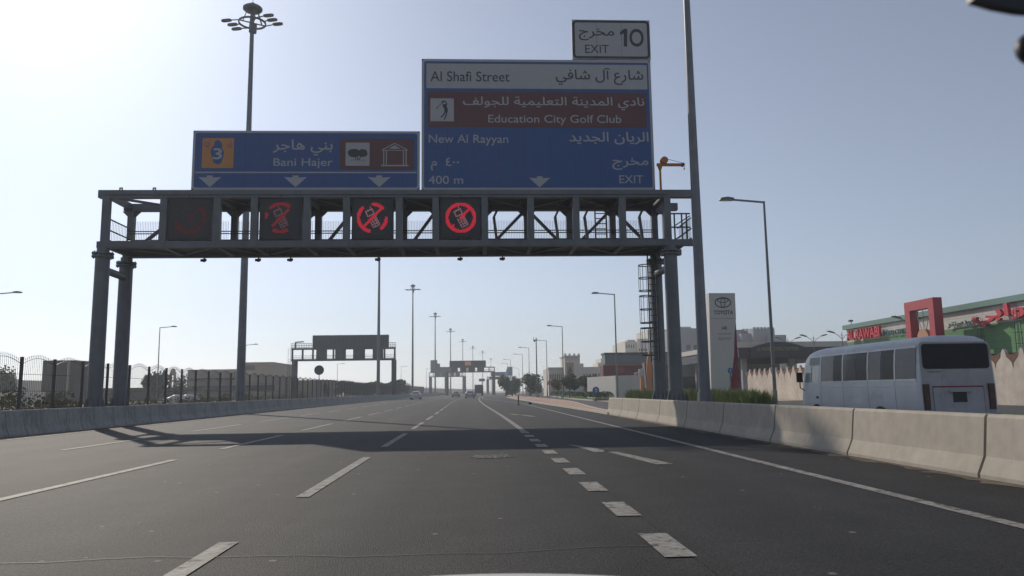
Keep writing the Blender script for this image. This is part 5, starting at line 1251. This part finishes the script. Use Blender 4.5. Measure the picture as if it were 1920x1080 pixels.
tr = [(948,699,205,34,'leaf','leafy dark tree left of pair beside the far blue sign'),(967,701,200,28,'leaf','dark tree with pale trunk right of pair beside the far blue sign'),(995,700,172,40,'leaf','rounded dark green tree between two street lamps on the right verge'),
      (1010,716,140,14,'leaf2','small thin olive tree by the camera pole'),(1044,710,125,22,'leaf2','small open tree left of the ornate gate'),(1068,698,118,36,'leaf','dark tree standing in front of the ornate gate'),(1098,700,122,32,'leaf','dark tree before the lower grey white building'),(1117,700,130,16,'leaf','slim dark tree touching the dark red shop')]
for i, (px, yt, D, wd, m_, lb) in enumerate(tr): tree(px, yt, D, wd, lb, m=m_, seed=20+i, trunk=.12 if i < 3 else .3, n=1700, zb=.1)
tl_ = [(2,686,150,44,'leaf','dark tree above the white house at the left edge'),(288,698,175,60,'leaf','broad dark tree behind the fence left of the domed tower'),(337,700,180,26,'leaf','small dark tree between domed tower and beige building'),
       (612,712,200,14,'leaf','small dark tree left of the far round sign pole'),(648,714,230,44,'leaf','low dark tree cluster right of the far round sign'),(668,712,225,18,'leaf','small dark tree in the middle under the far gantry'),(690,712,215,54,'leaf','broad dark tree left of the far gantry right leg'),
       (714,714,220,44,'leaf','dark tree behind the far gantry right leg'),(744,709,205,46,'leaf','rounded dark tree right of the far gantry'),(762,718,260,20,'leaf','small dark tree beneath the tiny left street lamp')]
for i, (px, yt, D, wd, m_, lb) in enumerate(tl_): tree(px, yt, D, wd, lb, m=m_, seed=50+i, trunk=.04, n=1300)
rn = random.Random(9)
def shrub(x, y, r, h, label, m='leaf2', n=420, group=None, s=None):
    t = empty('shrub', (x, y, .03), label, 'shrub', group); mb = MB()
    for i in range(5): a = rn.uniform(0, 6.28); mb.tube((x, y, .03), (x+r*.5*math.cos(a), y+r*.5*math.sin(a), h*.7), .02, .008, 5)
    mb.build('stem', M['bark'], t); mb = MB(); leafcloud(mb, (x, y, h*.55), r, r, h*.52, n, s or .075, rn, 8); mb.build('foliage', M[m], t)
sh = [(-18.3,25.5,.8,1.5),(-18.5,28.2,.9,1.7),(-18.2,30.4,.75,1.35),(-18.6,32.6,.9,1.75),(-18.3,35.2,.8,1.5),(-18.6,38.2,.8,1.2),(-18.4,44,.8,1.3),(-18.5,48,.9,1.1),(-18.3,54,.9,1.2),(-18.6,60,.9,1.3)]
sh += [(-18.4,26.9,.9,1.3),(-18.6,34.0,.9,1.5),(-18.2,36.6,.8,1.1),(-18.5,41,.9,1.2),(-18.4,51,1.0,1.2),(-18.5,57,1.0,1.3),(-18.4,64,1.0,1.4),(-18.5,69,1.0,1.2),(-18.5,76,1.1,1.4),(-18.6,84,1.2,1.5)]
sl = ['olive bush behind the fence at the left picture edge','olive bush in front of the brown block, left','low olive bush in front of the brown block, middle','tall olive bush just left of the gantry columns','olive bush between the two left gantry columns','low bush right of the left gantry columns','olive bush behind the fence before the dark low wall','low bush behind the fence left of the parked cars','bush behind the fence below the beige building','bush behind the fence just left of the tall mast','low olive bush filling a gap left of the brown block','broad olive bush hiding behind the left gantry column','low bush hard against the right side of the rear left column','low olive bush between left columns and parked cars','low bush under the two white parked cars','bush just right of the white parked cars','bush at the foot of the tall mast','low bush right of the tall mast foot','bush below the right end of the beige building','bush behind the fence left of the far gantry']
for (x, y, r, h), lb in zip(sh, sl): shrub(x, y, r, h, lb, group='bushes behind the mesh fence')
def hedge(x0, x1, y0, y1, h, label, n, seed):
    r_ = random.Random(seed); mb = MB()
    for _ in range(n):
        p = Vector((r_.uniform(x0, x1), r_.uniform(y0, y1), .1+h*(.25+.75*r_.random()**.6))); d1 = Vector((r_.uniform(-1,1), r_.uniform(-1,1), r_.uniform(-1,1))).normalized(); d2 = d1.orthogonal().normalized(); k = r_.uniform(.1, .22)
        mb.add([p-d1*k, p+d2*k*.6, p+d1*k, p-d2*k*.6], [(0,1,2,3)])
    tag(mb.build('hedge', M['leaf'], origin=((x0+x1)/2, (y0+y1)/2, .1)), label, 'hedge')
hedge(15.2, 19.5, 102, 110, .9, 'low dark green hedge between the side street and triangle signs', 1500, 3)
hedge(16.0, 20.5, 114, 150, .8, 'long low green hedge along the far right verge', 2200, 4)
hedge(17.2, 21, 155, 200, .9, 'far low hedge beneath the right-hand verge trees', 1500, 5)
gr = MB(); r_ = random.Random(12)
tufts = [(14.55+1.5*r_.random(), 41.5+33*r_.random()) for _ in range(620)]
for tx, ty in tufts:
    hh = r_.uniform(.95, 1.35)
    for _ in range(34):
        a = r_.uniform(0, 6.28); ln = r_.uniform(.15, .55); h = hh*r_.uniform(.55, 1); wv = .022
        b = Vector((tx+.08*math.cos(a), ty+.08*math.sin(a), .1)); m1 = b+Vector((ln*.35*math.cos(a), ln*.35*math.sin(a), h*.7)); tp = b+Vector((ln*math.cos(a), ln*math.sin(a), h)); sd_ = Vector((-math.sin(a), math.cos(a), 0))*wv
        gr.add([b-sd_, b+sd_, m1+sd_*.8, m1-sd_*.8, tp], [(0,1,2,3), (3,2,4)])
tag(gr.build('tall_grass', M['grass']), 'tall green fountain grass planted behind the right barrier', 'grass', kind='stuff')

# ------------------------------------------------------------------ the car we ride in
t = empty('car', (.05, 1.2, 0), 'white bonnet edge and black rear-view mirror of the car carrying the camera', 'car')
c = at(900, 1076.3, 1.65); mb = MB(); mb.strip([[(c.x+.75*i/12, 1.65+dy, c.z-.14*(.75*i/12)**2-dz) for i in range(-12, 13)] for dy, dz in ((-.5,-.04),(-.3,-.03),(-.15,-.018),(0,0),(.12,.035),(.25,.085),(.36,.15),(.42,.25),(.43,.4))])
mb.build('bonnet', M['bonnet'], t, True)
D = .5; mb = MB(); q = [at(*p, D) for p in ((1826,-2),(1872,11),(1915,19),(1990,24),(2100,10),(2100,-90),(1826,-90))]
mb.prism([(p.x, p.z) for p in q][::-1], 'y', D, D+.008); mi = mb.build('rear_view_mirror', M['black'], t)
k = at(1932, 92, D); mb = MB(); mb.ell((k.x, D, k.z), .0105, .008, .0115, 14, 8); mb.tube((k.x+.004, D+.002, k.z), (at(1945,10,D).x, D+.002, at(1945,10,D).z), .003, .003, 8); mb.build('knob', M['black'], mi, True)

# ------------------------------------------------------------------ hazy air
hz = MB().box(-420, 420, -60, 760, -1.2, 42).build('haze', bpy.data.materials.new('haze_air'))
hm = hz.active_material; hm.use_nodes = True; n = hm.node_tree.nodes; n.remove(n['Principled BSDF'])
pv = n.new('ShaderNodeVolumePrincipled'); pv.inputs['Color'].default_value = (.80, .87, .95, 1); pv.inputs['Density'].default_value = 0.0007; pv.inputs['Anisotropy'].default_value = .35
hm.node_tree.links.new(pv.outputs[0], n['Material Output'].inputs['Volume']); tag(hz, kind='stuff')
